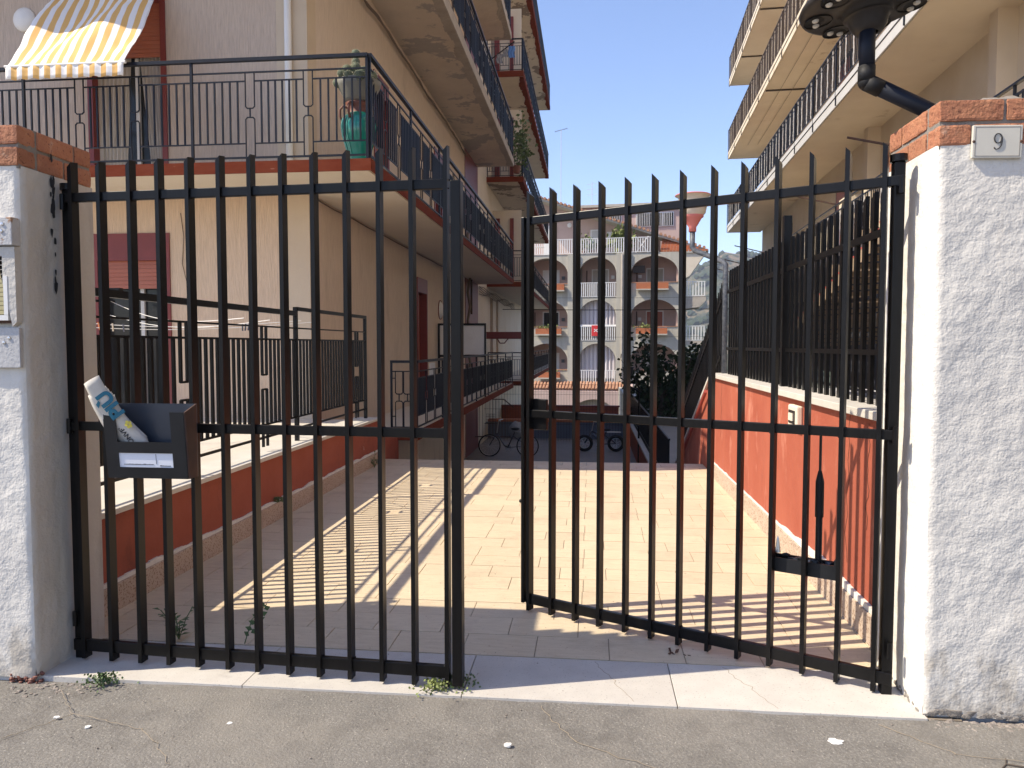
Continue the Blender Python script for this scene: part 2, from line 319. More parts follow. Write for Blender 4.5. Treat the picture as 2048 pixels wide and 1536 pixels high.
def street_crack(pts, seed):
    mb = MB()
    for (xa, ya), (xb, yb) in zip(pts, pts[1:]):
        p = []
        for k in range(15):
            t = k / 14; x = xa + (xb - xa) * t + .02 * noise.noise(Vector((t * 6, seed, xa))); y = ya + (yb - ya) * t + .02 * noise.noise(Vector((t * 6, xa, seed)))
            p.append((x, y, street_z(x, y) + .0045))
        for a, b in zip(p, p[1:]): mb.bar(a, b, random.uniform(.0008, .0024), .002)
    return mb.obj('crack', 'grout', bpy.data.objects['street'])
street_crack([(-2.3, 2.98), (-2.1, 2.8), (-1.75, 2.72), (-1.5, 2.5)], 1); street_crack([(-.2, 3.05), (-.05, 2.8), (.35, 2.6)], 2)
street_crack([(1.15, 3.04), (1.35, 2.85), (1.8, 2.8)], 3); street_crack([(-2.1, 2.8), (-2.25, 2.6)], 4)
# terrain far out: one sheet to the horizon, with the hill
def terr(x, y):
    z = -5
    hx = x - 260; hy = y - 800
    h = 100 * math.exp(-((hx / 210) ** 2 + (hy / 330) ** 2))
    h += 24 * math.exp(-(((x - 105) / 45) ** 2 + ((y - 640) / 120) ** 2))
    n = noise.fractal(Vector((x * .012, y * .012, .3)), .9, 2.1, 6)
    return z + h * (1 + .22 * n) + (3 * n if y > 120 else 0) + (h * .0)
grid(-1000, 1000, 66, 1300, 250, 200, terr).obj('hills', 'hill', kind='structure', smooth=True)
MB().box(-60, 60, 28, 66.5, -6, -5).obj('lower_ground', 'hill', kind='structure')
bm_ = MB()
for i in range(1500):
    x = random.uniform(40, 260); y = random.uniform(420, 900); z = terr(x, y); r = random.uniform(1.6, 4.2)
    bm_.ico((x, y, z + r * .3), r, 1, (1, 1, .75), .25)
bm_.obj('scrub', 'bush', kind='stuff')

# threshold
th = thing('threshold', (0, 3.3, 0), None, None, kind='structure')
xs = [-2.5, -1.52, -.54, .37, 1.36]
MB().box(-2.62, 1.5, 3.12, 3.54, -.06, -.012).obj('mortar_bed', 'grout', th)
for a, b in zip(xs, xs[1:]):
    MB().box(a + .002, b - .002, 3.095, 3.52, -.05, random.uniform(-.001, .0015)).obj('stone_slab', 'threshold', th, bevel=.002)
# crack lines on the right slab
cr = MB()
for x0, sd in ((.03, 3), (.62, 5)):
    p = [(x0 + .03 * noise.noise(Vector((t * 9, sd, 0))) + .16 * t, 3.5 - .38 * t, .0016) for t in [k / 14 for k in range(15)]]
    for a, b in zip(p, p[1:]): cr.bar(a, b, .0022, .0006)
cr.obj('crack', 'grout', th)

# driveway
dr = thing('driveway', (0, 6.5, 0), None, None, kind='structure')
MB().box(XL - .05, XR + .05, 3.525, 9.6, -.3, -.006).obj('tile_bed', 'grout', dr)
tm = {}
y = 3.53; row = 0
while y < 9.56:
    dpt = .262 if y < 3.7 else .24
    if y + dpt > 9.6: dpt = 9.6 - y
    x = XL - (row % 3) * .155 - .1; k = 0
    while x < XR:
        w = .36 if row < 2 else (.46 if (k + row) % 3 else .30)
        a, b = max(x, XL + .001), min(x + w, XR - .001)
        if b - a > .03:
            MB().box(a + .0022, b - .0022, y + .0022, y + dpt - .0022, -.03, random.uniform(-.0012, .0012)).obj('floor_tile', 'tile', dr)
        x += w; k += 1
    y += dpt; row += 1
# stair/ramp down and the yard
st = MB()
n = 11
for i in range(n):
    z = -(i + 1) * 1.75 / n; yy = 9.61 + i * .29
    st.box(XL - 1, XR, yy, yy + .30, -3, z)
st.obj('steps_down', 'yardfloor', kind='structure')
MB().box(-12, XR + 8, 12.78, 30, -3.2, -1.75).obj('yard', 'yardfloor', kind='structure')
MB().box(XR + .27, 16, 3.2, 45, -3.4, -1.0).obj('side_ground', 'paleconcrete', kind='structure')
MB().box(XR + .3, 14, 3.4, 12.5, -.99, .75).obj('side_yard', 'paleconcrete', kind='structure')

# ------------------------------------------------------------------ left boundary wall + terrace
lw = thing('boundary_wall', (XL, 6.5, 0), 'low red wall with pale coping under the left terrace railing', 'wall')
o = MB().box(XL - .22, XL, 3.56, 9.3, -.02, .545).obj('wall_face', 'redwall_l', lw)
MB().box(XL - .21, XL + .028, 3.58, 9.32, -.02, .15).obj('plinth', 'granite', lw, bevel=.004)
pl = MB()
for i in range(120):
    yy = 3.6 + i * .0475; h = .022 + .018 * noise.noise(Vector((yy * 5, 0, 0)))
    pl.box(XL - .001, XL + .016, yy, yy + .048, .151, .151 + max(.004, h))
pl.obj('mortar_line', 'whiteplaster', lw)
yy = 3.56
while yy < 9.3:
    y2 = min(yy + 1.15, 9.33)
    MB().box(XL - .30, XL + .035, yy + .002, y2 - .002, .547, .58).obj('coping_slab', 'coping', lw, bevel=.004); yy += 1.15
te = thing('terrace', (-5, 6.5, .5), None, None, kind='structure')
MB().box(-12, XL - .225, 3.56, 9.3, -.3, .53).obj('terrace_base', 'grout', te)
for i in range(14):
    for j in range(12):
        x1 = XL - .302 - i * .48; y0 = 3.58 + j * .477
        MB().box(x1 - .477, x1 - .002, y0, y0 + .474, .531, .545 + random.uniform(0, .001)).obj('terrace_tile', 'terr', te)

def railing(parent, P, Q, z0, ztop, npan, near_n=10**6, mrail='blueblack', wide=.05, key=True, bar=.0085, spacing=.085,
            second=.155, third=.25, blo=.2, bro=.09, name='railing', barname='baluster', endpost=True, ornament=True):
    """steel railing from P to Q (2d) with key-pattern panels; near balusters are objects of their own"""
    P = Vector(P); Q = Vector(Q); D = (Q - P); Ln = D.length; t = D / Ln; ang = math.atan2(t.y, t.x)
    def p3(s, z): return (P.x + t.x * s, P.y + t.y * s, z)
    fr = MB()
    fr.bar(p3(0, ztop - .018), p3(Ln, ztop - .018), wide, .036)
    fr.bar(p3(0, ztop - second), p3(Ln, ztop - second), .016, .016)
    fr.bar(p3(0, z0 + bro - .045), p3(Ln, z0 + bro - .045), .022, .02)
    pan = Ln / npan
    for i in range(npan + 1):
        if not endpost and i in (0, npan): continue
        s = min(max(i * pan, .012), Ln - .012); fr.bar(p3(s, z0 - .06), p3(s, ztop - .036), .028, .028, (t.x, t.y, 0))
    far = MB()
    H = ztop - third - (z0 + blo)
    b = MB().box(-bar, bar, -bar, bar, 0, H).mesh(barname, mrail)
    root = None
    items = []
    for i in range(npan):
        s0 = i * pan; keys = [s0 + pan * .335, s0 + pan * .665] if key else []
        segs = []; last = s0
        for kx in keys: segs.append((last, kx - .052)); last = kx + .052
        segs.append((last, s0 + pan))
        for a, c in segs:
            fr.bar(p3(a, ztop - third), p3(c, ztop - third), .014, .014); fr.bar(p3(a, z0 + blo), p3(c, z0 + blo), .014, .014)
            nb = max(1, round((c - a) / spacing))
            for q in range(1, nb): items.append(a + (c - a) * q / nb)
        for kx in keys:
            zm = (z0 + ztop) / 2 - .03; g = .05; e = .052
            fr.tube([p3(kx - e, ztop - second), p3(kx - e, zm + g + .02), p3(kx - e + .02, zm + g), p3(kx + e - .02, zm + g), p3(kx + e, zm + g + .02), p3(kx + e, ztop - second)], .0085, 6)
            fr.tube([p3(kx - e, z0 + bro - .045), p3(kx - e, zm - g - .02), p3(kx - e + .02, zm - g), p3(kx + e - .02, zm - g), p3(kx + e, zm - g - .02), p3(kx + e, z0 + bro - .045)], .0085, 6)
            fr.bar(p3(kx, zm - g), p3(kx, zm + g), .014, .014)
    root = fr.obj(name, mrail, parent)
    for k, s in enumerate(items):
        m = T(Vector(p3(s, z0 + blo))) @ rotz(ang)
        if k < near_n: put(barname, b, root, m)
        else: far.box(-bar, bar, -bar, bar, 0, H, m)
    if far.v: far.obj('distant_balusters', mrail, root, kind='stuff')
    return root

# terrace railing is a thing standing on the wall
tr = thing('terrace_railing', (XL - .1, 6.5, .58), 'black steel terrace railing with key pattern standing on the low red wall', 'railing')
RX = XL - .12
fr = MB()
fr.bar((RX, 3.62, 1.80), (RX, 6.93, 1.80), .045, .045); fr.bar((RX, 6.93, 1.845), (RX, 9.15, 1.845), .045, .035)
for z, h in ((1.66, .014), (1.55, .016), (.81, .016), (.70, .02)):
    fr.bar((RX, 3.62, z), (RX, 9.15, z), .016, h)
for yy in (3.75, 6.93, 9.15): fr.bar((RX, yy, .58), (RX, yy, 1.86), .036, .036)
root = fr.obj('rail_frame', 'black', tr)
bme = MB().box(-.009, .009, -.013, .013, 0, .74).mesh('upright', M['black'])
yy = 3.86; k = 0
while yy < 9.1:
    if abs(yy - 6.93) < .03: pass
    elif k % 15 in (12, 13):
        kb = MB(); kb.box(RX - .009, RX + .009, yy - .012, yy + .012, 1.24, 1.66); kb.box(RX - .009, RX + .009, yy - .012, yy + .012, .62, 1.12)
        s = 1 if k % 15 == 12 else -1
        kb.box(RX - .008, RX + .008, min(yy, yy + s * .05), max(yy, yy + s * .05), 1.235, 1.25); kb.box(RX - .008, RX + .008, min(yy, yy + s * .05), max(yy, yy + s * .05), 1.11, 1.125)
        kb.obj('key_upright', 'black', tr)
    else: put('upright', bme, tr, T((RX, yy, .81)))
    yy += .086; k += 1

# ------------------------------------------------------------------ right boundary wall
rw = thing('boundary_wall', (XR, 6.3, 0), 'orange red wall with pale coping and stone plinth on the right of the driveway', 'wall')
MB().box(XR, XR + .25, 3.56, 8.92, -.02, 1.13).obj('wall_face', 'redwall', rw)
MB().box(XR - .028, XR + .2, 3.6, 8.93, -.02, .155).obj('plinth', 'granite', rw, bevel=.004)
pl = MB()
for i in range(112):
    yy = 3.62 + i * .0475; h = .05 * max(.1, 1.1 - abs(yy - 4.6) * .75) + .018 * noise.noise(Vector((yy * 5, 9, 0)))
    pl.box(XR - .018, XR + .001, yy, yy + .048, .156, .156 + max(.004, h))
pl.obj('mortar_line', 'whiteplaster', rw)
yy = 3.58
while yy < 8.9:
    y2 = min(yy + 1.35, 8.95)
    MB().box(XR - .045, XR + .28, yy + .002, y2 - .002, 1.132, 1.175).obj('coping_slab', 'coping', rw, bevel=.004); yy += 1.35
ck = MB()
for y0, z0, z1 in ((4.28, 1.12, .3), (3.98, 1.1, .55), (8.3, 1.1, .5)):
    p = [(XR - .0015, y0 + .05 * noise.noise(Vector((t * 7, y0, 0))), z0 + (z1 - z0) * t) for t in [k / 16 for k in range(17)]]
    for a, b in zip(p, p[1:]): ck.bar(a, b, .003, .001, (1, 0, 0))
ck.obj('crack', 'rust', rw)
# wall light on right wall
wl = thing('wall_light', (XR, 5.28, 1.0), 'small cream oblong light fitting on the red wall', 'wall light')
MB().box(XR - .045, XR - .001, 5.17, 5.39, .93, 1.09).obj('housing', 'cream', wl, bevel=.012)
MB().box(XR - .05, XR - .0455, 5.205, 5.355, .965, 1.055).obj('cover', 'lamphead', wl)
MB().box(XR - .058, XR - .0505, 5.23, 5.33, .985, 1.035).obj('lens', 'cream', wl)

# fence on right wall
rf = thing('wall_fence', (XR + .12, 6.3, 1.17), 'tall black flat-bar fence standing on the right red wall', 'fence')
FX = XR + .1
MB().bar((FX, 3.7, 2.09), (FX, 8.6, 2.09), .012, .04).bar((FX, 3.7, 1.46), (FX, 8.6, 1.46), .012, .03).obj('fence_rail', 'black', rf)
fb = MB().prism([(-.02, 0), (.02, 0), (.02, 1.12), (-.02, 1.15)], 0, -.011, .011).mesh('fence_bar', M['black'])
yy = 3.78
while yy < 8.6: put('fence_bar', fb, rf, T((FX + .012, yy, 1.176))); yy += .128
MB().box(FX - .03, FX + .03, 6.05, 6.11, 1.1, 2.5).obj('fence_post', 'black', rf)
# fence stepping down with the stairs
sf = thing('stair_fence', (XR + .1, 10.8, 0), 'black fence of pointed bars stepping down beside the stairs', 'fence')
def stz(y): return 1.14 if y < 8.95 else 1.14 - (y - 8.95) * .46
MB().prism([(8.95, -3), (12.9, -3), (12.9, stz(12.9)), (8.95, stz(8.95))], 0, XR, XR + .22).obj('stair_wall', 'redwall', sf)
MB().prism([(8.96, stz(8.96)), (12.9, stz(12.9)), (12.9, stz(12.9) + .04), (8.96, stz(8.96) + .04)], 0, XR - .03, XR + .25).obj('coping', 'coping', sf)
MB().bar((FX, 9.0, stz(9.0) + .9), (FX, 12.9, stz(12.9) + .9), .012, .04).bar((FX, 9, stz(9) + .25), (FX, 12.9, stz(12.9) + .25), .012, .04).obj('fence_rail', 'black', sf)
yy = 9.05
fb2 = MB().prism([(-.02, 0), (.02, 0), (.02, 1.02), (0, 1.08), (-.02, 1.02)], 0, -.006, .006).mesh('fence_bar', M['black'])
while yy < 12.9: put('fence_bar', fb2, sf, T((FX + .012, yy, stz(yy) + .05))); yy += .11
MB().tube([(XR - .05, 9.1, .95), (XR - .05, 12.6, -.75)], .022, 8).obj('handrail', 'redtip', sf)
# second fence behind with twisted bars
tf = thing('inner_fence', (2.6, 7, 1.2), 'second railing of twisted bars behind the black fence', 'fence')
MB().bar((2.7, 4, 2.0), (3.15, 12, 2.0), .03, .04).bar((2.7, 4, 1.0), (3.15, 12, 1.0), .03, .03).obj('fence_rail', 'blueblack', tf)
def twist(h, r=.011, n=26):
    mb = MB(); pts = []
    for i in range(n + 1):
        a = i * .9; mb_r = r * (.7 + .5 * (i % 2)); pts.append((math.cos(a) * .004, math.sin(a) * .004, h * i / n))
    mb.tube(pts, [r * (.75 + .45 * (i % 2)) for i in range(n + 1)], 4); return mb
tw = twist(1.3).mesh('twisted_bar', M['greyblue'])
for k in range(52):
    yy = 4.1 + k * .15; put('twisted_bar', tw, tf, T((2.7 + (yy - 4) * .056, yy, .76)))

# ------------------------------------------------------------------ gate
def gate_leaf(hinge, free, label, stile):
    H = Vector((*hinge, 0)); F = Vector((*free, 0)); D = F - H; Ln = D.length; t = D / Ln; ang = math.atan2(t.y, t.x)
    g = thing('gate_leaf', hinge + (0,), label, 'gate', 'leaves of the black driveway gate')
    MM = T(H) @ rotz(ang)
    for z, h in ((2.18, .042), (1.12, .042), (.072, .055)):
        MB().box(-.045, Ln, -.012, .012, z - h / 2, z + h / 2, MM).obj('gate_rail', 'black', g, bevel=.003)
    sgn = 1 if t.x > 0 else -1
    top = [(-.011, .012), (.011, .012), (.011, 2.335 if sgn > 0 else 2.325), (.004, 2.345), (-.004, 2.345), (-.011, 2.325)] 
    bm = MB(); prof = [(-.011, 0), (.011, 0), (.011, 1), (-.011, 1)]
    # bar with slanted tip: front edge lower than the back edge
    bm.add([(-.0095, -.024, .012), (.0095, -.024, .012), (.0095, .024, .012), (-.0095, .024, .012),
            (-.0095, -.024, 2.315), (.0095, -.024, 2.336), (.0095, .024, 2.344), (-.0095, .024, 2.325)],
           [(0, 3, 2, 1), (4, 5, 6, 7), (0, 1, 5, 4), (1, 2, 6, 5), (2, 3, 7, 6), (3, 0, 4, 7)])
    me = bm.mesh('gate_bar', M['black'])
    nb = 12; wb = MB()
    first = .015 if stile else .025
    for i in range(nb + 1):
        s = first + (Ln - first + (.01 if stile else -.02)) * i / nb
        put('gate_bar', me, g, MM @ T((s + random.uniform(-.002, .002), 0, random.uniform(-.002, .002))) @ Matrix.Rotation(random.uniform(-.0012, .0012), 4, 'Y') @ rotz(random.uniform(-.03, .03)))
        for z in (.1, 1.14, 2.2, 1.1, 2.16): wb.ico(MM @ Vector((s + random.choice((-.012, .012)), random.choice((-.012, .012)), z)), random.uniform(.003, .005), 1, (1, 1, 1), .3)
    wb.obj('weld_beads', 'black', g, kind='stuff')
    if stile:
        MB().box(Ln + .034, Ln + .078, -.03, .025, .02, 2.19, MM).obj('closing_stile', 'black', g, bevel=.003)
    else:
        MB().box(Ln + .0, Ln + .02, -.024, .03, .05, 2.2, MM).obj('closing_stile', 'black', g, bevel=.003)
    return g, MM, Ln
gl, MLg, LL = gate_leaf((-2.40, 3.285), (-.62, 3.17), 'closed left leaf of the black gate with the mailbox on it', True)
gr, MRg, LR = gate_leaf((1.25, 3.31), (-.35, 4.16), 'half open right leaf of the black gate', False)
MB().tube([MRg @ Vector((LR + .02, -.02, 1.14)), MRg @ Vector((LR + .05, -.06, 1.14))], .022, 12).obj('lock_knob', 'steel', gr, smooth=True)
MB().box(LR - .12, LR - .01, -.035, -.012, 1.03, 1.2, MRg).obj('lock_box', 'black', gr, bevel=.004)
MB().tube([MRg @ Vector((LR + .02, 0, .62)), MRg @ Vector((LR + .045, 0, .62))], .01, 8).obj('latch_pin', 'black', gr)
def gpost(x0, x1, label, zt):
    p = thing('gate_post', ((x0 + x1) / 2, 3.33, 0), label, 'post')
    MB().box(x0, x1, 3.295, 3.34, -.01, zt).obj('post_tube', 'black', p, bevel=.004)
    MB().tube([((x0 + x1) / 2, 3.315, zt), ((x0 + x1) / 2, 3.315, zt + .03)], .034, 12).obj('cap', 'black', p)
    for z in (.2, 1.12, 2.16):
        MB().tube([((x0 + x1) / 2, 3.275, z - .035), ((x0 + x1) / 2, 3.275, z + .035)], .012, 8).obj('hinge', 'black', p)
    return p
gpost(-2.452, -2.412, 'black hinge post against the left white pillar', 2.22)
gpost(1.252, 1.296, 'black hinge post against the right white pillar', 2.26)

# gate opener box on right leaf
op = thing('gate_opener', tuple(MRg @ Vector((.35, -.05, .5))), 'black tray-shaped opener with upright tube on the back of the right gate leaf', 'gate opener')
def G(s, y, z): return MRg @ Vector((s, y, z))
tb = MB()
tb.box(.2, .47, -.105, -.03, .455, .462, MRg).box(.2, .47, -.11, -.10, .45, .515, MRg).box(.2, .47, -.035, -.027, .45, .515, MRg).box(.19, .2, -.11, -.027, .45, .54, MRg).box(.47, .485, -.11, -.027, .45, .54, MRg)
tb.obj('tray', 'boxblack', op)
for k in range(9): MB().ico(G(.23 + k * .027, -.07 + random.uniform(-.02, .02), .50 + random.uniform(-.01, .02)), random.uniform(.012, .022), 1, (1.4, 1, .7), .35).obj('mechanism', 'boxblack' if k % 3 else 'slate', op)
MB().box(.24, .43, -.09, -.05, .45, .50, MRg).obj('motor', 'lamphead', op, bevel=.01)
MB().tube([G(.275, -.07, .49), G(.275, -.07, .72), G(.275, -.07, .73)], .015, 10).obj('lower_tube', 'boxblack', op)
MB().tube([G(.275, -.07, .72), G(.275, -.07, .88), G(.275, -.07, .93)], [.019, .019, .008], 10).obj('sleeve', 'rubber', op)
MB().tube([G(.275, -.07, .92), G(.275, -.07, 1.1)], .006, 6).obj('rod', 'boxblack', op)
MB().lathe([(.0, .08), (.006, .06), (.014, 0), (.001, 0)], tuple(G(.455, -.07, .53)), 10).obj('nozzle', 'steel', op)

# ------------------------------------------------------------------ pillars
def bricks(parent, x0, x1, y0, y1, z0, sides, ov=.02):
    """two courses of brick around a rectangle with mortar core"""
    MB().box(x0 + .007 - ov, x1 - .007 + ov, y0 + .009 - ov, y1 - .009 + ov, z0 - .01, z0 + .176).obj('mortar_core', 'mortar', parent)
    for c in range(2):
        za = z0 + c * .094; zb = za + .081
        xa, xb, ya, yb = x0 - ov, x1 + ov, y0 - ov, y1 + ov
        L = .245 if True else 0
        off = .0 if c else .12
        # front row
        x = xa
        first = True
        while x < xb - .01:
            w = (L - off) if first else L; first = False
            e = min(x + w, xb)
            if xb - e < .06: e = xb
            rough_brick(x + .004, e - .005, ya, ya + .11, za, zb, parent); x = e
        y = ya + .114; first = True
        while y < yb - .01:
            w = (L - off * .6) if first else L; first = False
            e = min(y + w, yb)
            if yb - e < .06: e = yb
            if 'L' in sides: rough_brick(xa, xa + .11, y + .003, e - .005, za, zb, parent)
            if 'R' in sides: rough_brick(xb - .11, xb, y + .003, e - .005, za, zb, parent)
            y = e
def rough_brick(x0, x1, y0, y1, z0, z1, parent):
    b = bmesh.new(); bmesh.ops.create_cube(b, size=1)
    bmesh.ops.subdivide_edges(b, edges=b.edges[:], cuts=7, use_grid_fill=True)
    sd = random.uniform(0, 50)
    for v in b.verts:
        p = Vector((x0 + (x1 - x0) * (v.co.x + .5), y0 + (y1 - y0) * (v.co.y + .5), z0 + (z1 - z0) * (v.co.z + .5)))
        c = Vector(((x0 + x1) / 2, (y0 + y1) / 2, (z0 + z1) / 2)); k = sum(abs(abs(q) - .5) < 1e-4 for q in v.co)
        p += noise.noise_vector(p * 24 + Vector((sd, 0, 0))) * .0022 + noise.noise_vector(p * 75) * .0012
        if k > 1: p += (c - p).normalized() * .0028 * (k - 1)
        v.co = p
    me = bpy.data.meshes.new('brick'); b.to_mesh(me); b.free(); me.materials.append(M['brick'])
    return put('brick', me, parent)
def lump(x0, x1, y0, y1, z, h, seed):
    return grid(x0, x1, y0, y1, 26, 20, lambda x, y: z + h * max(0, min(1, 4 * min((x - x0) / (x1 - x0), (x1 - x) / (x1 - x0), (y - y0) / (y1 - y0), (y1 - y) / (y1 - y0)))) * (.75 + .5 * noise.noise(Vector((x * 14, y * 14, seed)))))
def pillar_shaft(x0, x1, y0, y1, z1, parent, seed, fm, sm, side):
    """front face stucco mesh, side face smooth plaster; both as displaced grids closed into one shell"""
    for nm, mt in (('front_face', fm), ('side_face', sm)):
        if nm == 'front_face':
            nx, nz = int((x1 - x0) / .02), int(z1 / .02)
            f = lambda i, j: (x0 + (x1 - x0) * i / nx, y0, z1 * j / nz)
            nrm = Vector((0, -1, 0)); N_ = nx
        else:
            nx, nz = int((y1 - y0) / .02), int(z1 / .02)
            xx = x1 if side > 0 else x0
            f = lambda i, j: (xx, y0 + (y1 - y0) * i / nx, z1 * j / nz)
            nrm = Vector((side, 0, 0)); N_ = nx
        vs = []
        for j in range(nz + 1):
            for i in range(N_ + 1):
                p = Vector(f(i, j)); a = .006 * noise.noise(p * 3.1 + Vector((seed, 0, 0))) + .0025 * noise.noise(p * 17)
                edge = (i == 0 or i == N_)
                # the shared vertical corner is rounded off
                cx = x1 if side > 0 else x0
                dd = (Vector((p.x - cx, p.y - y0))).length
                rr = max(0, .02 - dd) * .45
                q = p + nrm * (a if not edge else a * 0)
                q += Vector((-side * rr, rr, 0))
                if j <= 1: q += nrm * .008 * noise.noise(p * 21)
                vs.append(q)
        W_ = N_ + 1
        mb = MB().add(vs, [(j * W_ + i, j * W_ + i + 1, (j + 1) * W_ + i + 1, (j + 1) * W_ + i) for j in range(nz) for i in range(N_)])
        mb.obj(nm, mt, parent, smooth=True)
    MB().box(x0 + .015, x1 - .015, y0 + .015, y1 - .001, -.05, z1 - .004).obj('pillar_core', sm, parent)
# right pillar
rp = thing('gate_pillar', (1.7, 3.35, 0), 'white stucco pillar on the right with the number plaque and brick cap', 'pillar')
pillar_shaft(1.345, 2.15, 3.13, 3.62, 2.28, rp, 3, 'stucco', 'whiteplaster', -1)
bricks(rp, 1.355, 2.14, 3.135, 3.615, 2.275, 'LR', .008)
lump(1.37, 2.12, 3.15, 3.60, 2.452, .045, 5).obj('mortar_top', 'mortar', rp, smooth=True)
ch = MB()
for k in range(70):
    z = abs(random.gauss(0, .012)); ch.ico((random.uniform(1.36, 2.1), 3.126, z), random.uniform(.005, .016), 1, (1.5, .25, .8), .4)
for k in range(24): ch.ico((1.342, random.uniform(3.16, 3.5), abs(random.gauss(0, .015))), random.uniform(.005, .013), 1, (.25, 1.4, .8), .4)
ch.obj('broken_foot', 'mortar', rp)
# left pillar
lp = thing('gate_pillar', (-2.8, 3.3, 0), 'white pillar on the left with a brick cap and smooth grey plaster side', 'pillar')
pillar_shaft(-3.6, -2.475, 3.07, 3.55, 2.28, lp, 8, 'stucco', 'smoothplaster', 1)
bricks(lp, -3.6, -2.485, 3.075, 3.535, 2.28, 'R', .012)
lump(-3.58, -2.5, 3.09, 3.52, 2.455, .02, 2).obj('mortar_top', 'mortar', lp, smooth=True)
# chipped plaster spots at hinge
ch = MB()
for i in range(26):
    z = random.choice([random.gauss(2.2, .05), random.gauss(2.2, .05), random.gauss(1.85, .07)]); yy = 3.272 - abs(random.gauss(0, .01))
    ch.ico((-2.470, yy, z), random.uniform(.003, .012), 1, (.12, 1, 2.6), .4)
ch.obj('chipped_spot', 'dark', lp)
# intercom niche on left pillar
nb_ = thing('meter_box', (-2.6, 3.05, 1.6), 'old wall box with yellowed slats on the left pillar front', 'box')
MB().prism([(-2.9, 1.93), (-2.478, 1.93), (-2.478, 2.05), (-2.9, 2.05)], 1, 3.015, 3.064).obj('hood', 'peeled', nb_, bevel=.003)
MB().prism([(-2.575, 1.925), (-2.48, 1.925), (-2.48, 1.60), (-2.5, 1.58)], 1, 3.03, 3.064).obj('bracket', 'smoothplaster', nb_)
MB().box(-2.9, -2.515, 3.045, 3.064, 1.595, 1.92).obj('box_back', 'rust', nb_)
for k in range(13):
    MB().box(-2.9, -2.54, 3.03, 3.044, 1.633 + k * .0195, 1.650 + k * .0195).obj('slat', 'roller', nb_)
MB().box(-2.9, -2.518, 3.028, 3.06, 1.607, 1.63).box(-2.537, -2.518, 3.028, 3.044, 1.631, 1.80).obj('slat_frame', 'white', nb_)
MB().box(-2.9, -2.482, 3.045, 3.063, 1.40, 1.575).obj('plate', 'peeled', nb_, bevel=.002)
for x, z in ((-2.52, 2.02), (-2.525, 1.99), (-2.53, 1.53), (-2.555, 1.51)):
    MB().lathe([(.0, .004), (.007, .003), (.009, 0)], (0, 0, 0), 10, T((x, 3.044 if z < 1.9 else 3.014, z)) @ Matrix.Rotation(R(90), 4, 'X')).obj('screw', 'steel', nb_)

# plaque 9
pq = thing('house_number', (1.555, 3.12, 2.28), 'small ceramic plaque reading 9 on the right pillar', 'sign')
MP = T((1.557, 3.118, 2.283)) @ Matrix.Rotation(R(1.2), 4, 'Y') @ Matrix.Rotation(R(90), 4, 'X')
MB().box(-.091, .091, -.063, .063, -.008, .006, MP).obj('plate', 'plaque', pq, bevel=.003)
ln = MB()
for a, b, c, dd in ((-.082, .082, -.056, -.054), (-.082, .082, .054, .056), (-.082, -.08, -.056, .056), (.08, .082, -.056, .056)): ln.box(a, b, c, dd, .0062, .0068, MP)
ln.obj('border_line', 'plaqueline', pq)
pts = []
for k in range(25):
    a = R(-20 + k * 15); pts.append(MP @ Vector((.001 + .0135 * math.cos(a), .012 + .018 * math.sin(a), .0078)))
nine = MB().tube(pts, [.0013 + .0016 * abs(math.cos(R(-20 + k * 15))) for k in range(25)], 6)
nine.tube([MP @ Vector(p) for p in ((.0150, .014, .0078), (.0155, .0, .0078), (.013, -.015, .0078), (.006, -.026, .0078), (-.004, -.030, .0078), (-.010, -.027, .0078), (-.0115, -.022, .0078))],
          [.0026, .0028, .0026, .002, .0014, .0018, .0026], 6)
nine.obj('number_nine', 'ink', pq, smooth=True)
for sx in (-1, 1):
    MB().lathe([(0, .003), (.004, .0025), (.006, 0)], (0, 0, 0), 10, MP @ T((sx * .086, 0, .006))).obj('screw', 'rust', pq)

# ------------------------------------------------------------------ mailbox + newspaper
mbx = thing('mailbox', (-1.99, 3.15, .91), 'dark slate metal mailbox hanging on the left gate leaf', 'mailbox')
YB = 3.215
X0 = -2.15
MB().box(X0, -1.765, YB - .008, YB - .002, .905, 1.235).obj('back_panel', 'slate', mbx)
MB().prism([(YB - .008, .905), (YB - .075, .905), (YB - .105, 1.205), (YB - .008, 1.235)], 0, X0 - .001, X0 + .005).obj('side_panel', 'boxblack', mbx)
MB().prism([(YB - .008, .905), (YB - .075, .905), (YB - .105, 1.205), (YB - .008, 1.235)], 0, -1.771, -1.765).obj('side_panel', 'rust', mbx)
MB().box(X0 + .005, -1.771, YB - .075, YB - .008, .905, .911).obj('floor_panel', 'boxblack', mbx)
# front: sheared so it leans out towards the top
sh = Matrix(((1, 0, 0, 0), (0, 1, -.1, 0), (0, 0, 1, 0), (0, 0, 0, 1)))
MF = T((0, YB - .076, .905)) @ sh
f = MB()
f.box(X0 + .005, -2.09, -.004, 0, 0, .30, MF).box(-1.835, -1.771, -.004, 0, 0, .30, MF)
f.box(-2.09, -1.835, -.004, 0, .115, .165, MF).box(-2.09, -1.835, -.004, 0, 0, .05, MF)
f.obj('front_panel', 'boxblack', mbx)
MB().box(-2.093, -1.832, .001, .004, .045, .12, MF).obj('address_card', 'card', mbx)
il = MB()
for a, b, z in ((-2.07, -1.93, .062), (-1.9, -1.85, .056)):
    x = a
    while x < b: w = random.uniform(.004, .014); il.box(x, min(x + w, b), -.0003, .0008, z, z + random.uniform(.002, .004), MF); x += w + .001
il.box(-1.917, -1.9155, -.0003, .0008, .065, .11, MF)
il.obj('faded_print', 'ink', mbx)

npz = thing('newspaper', (-2.05, 3.12, 1.1), 'folded newspaper leaning out of the mailbox top', 'newspaper')
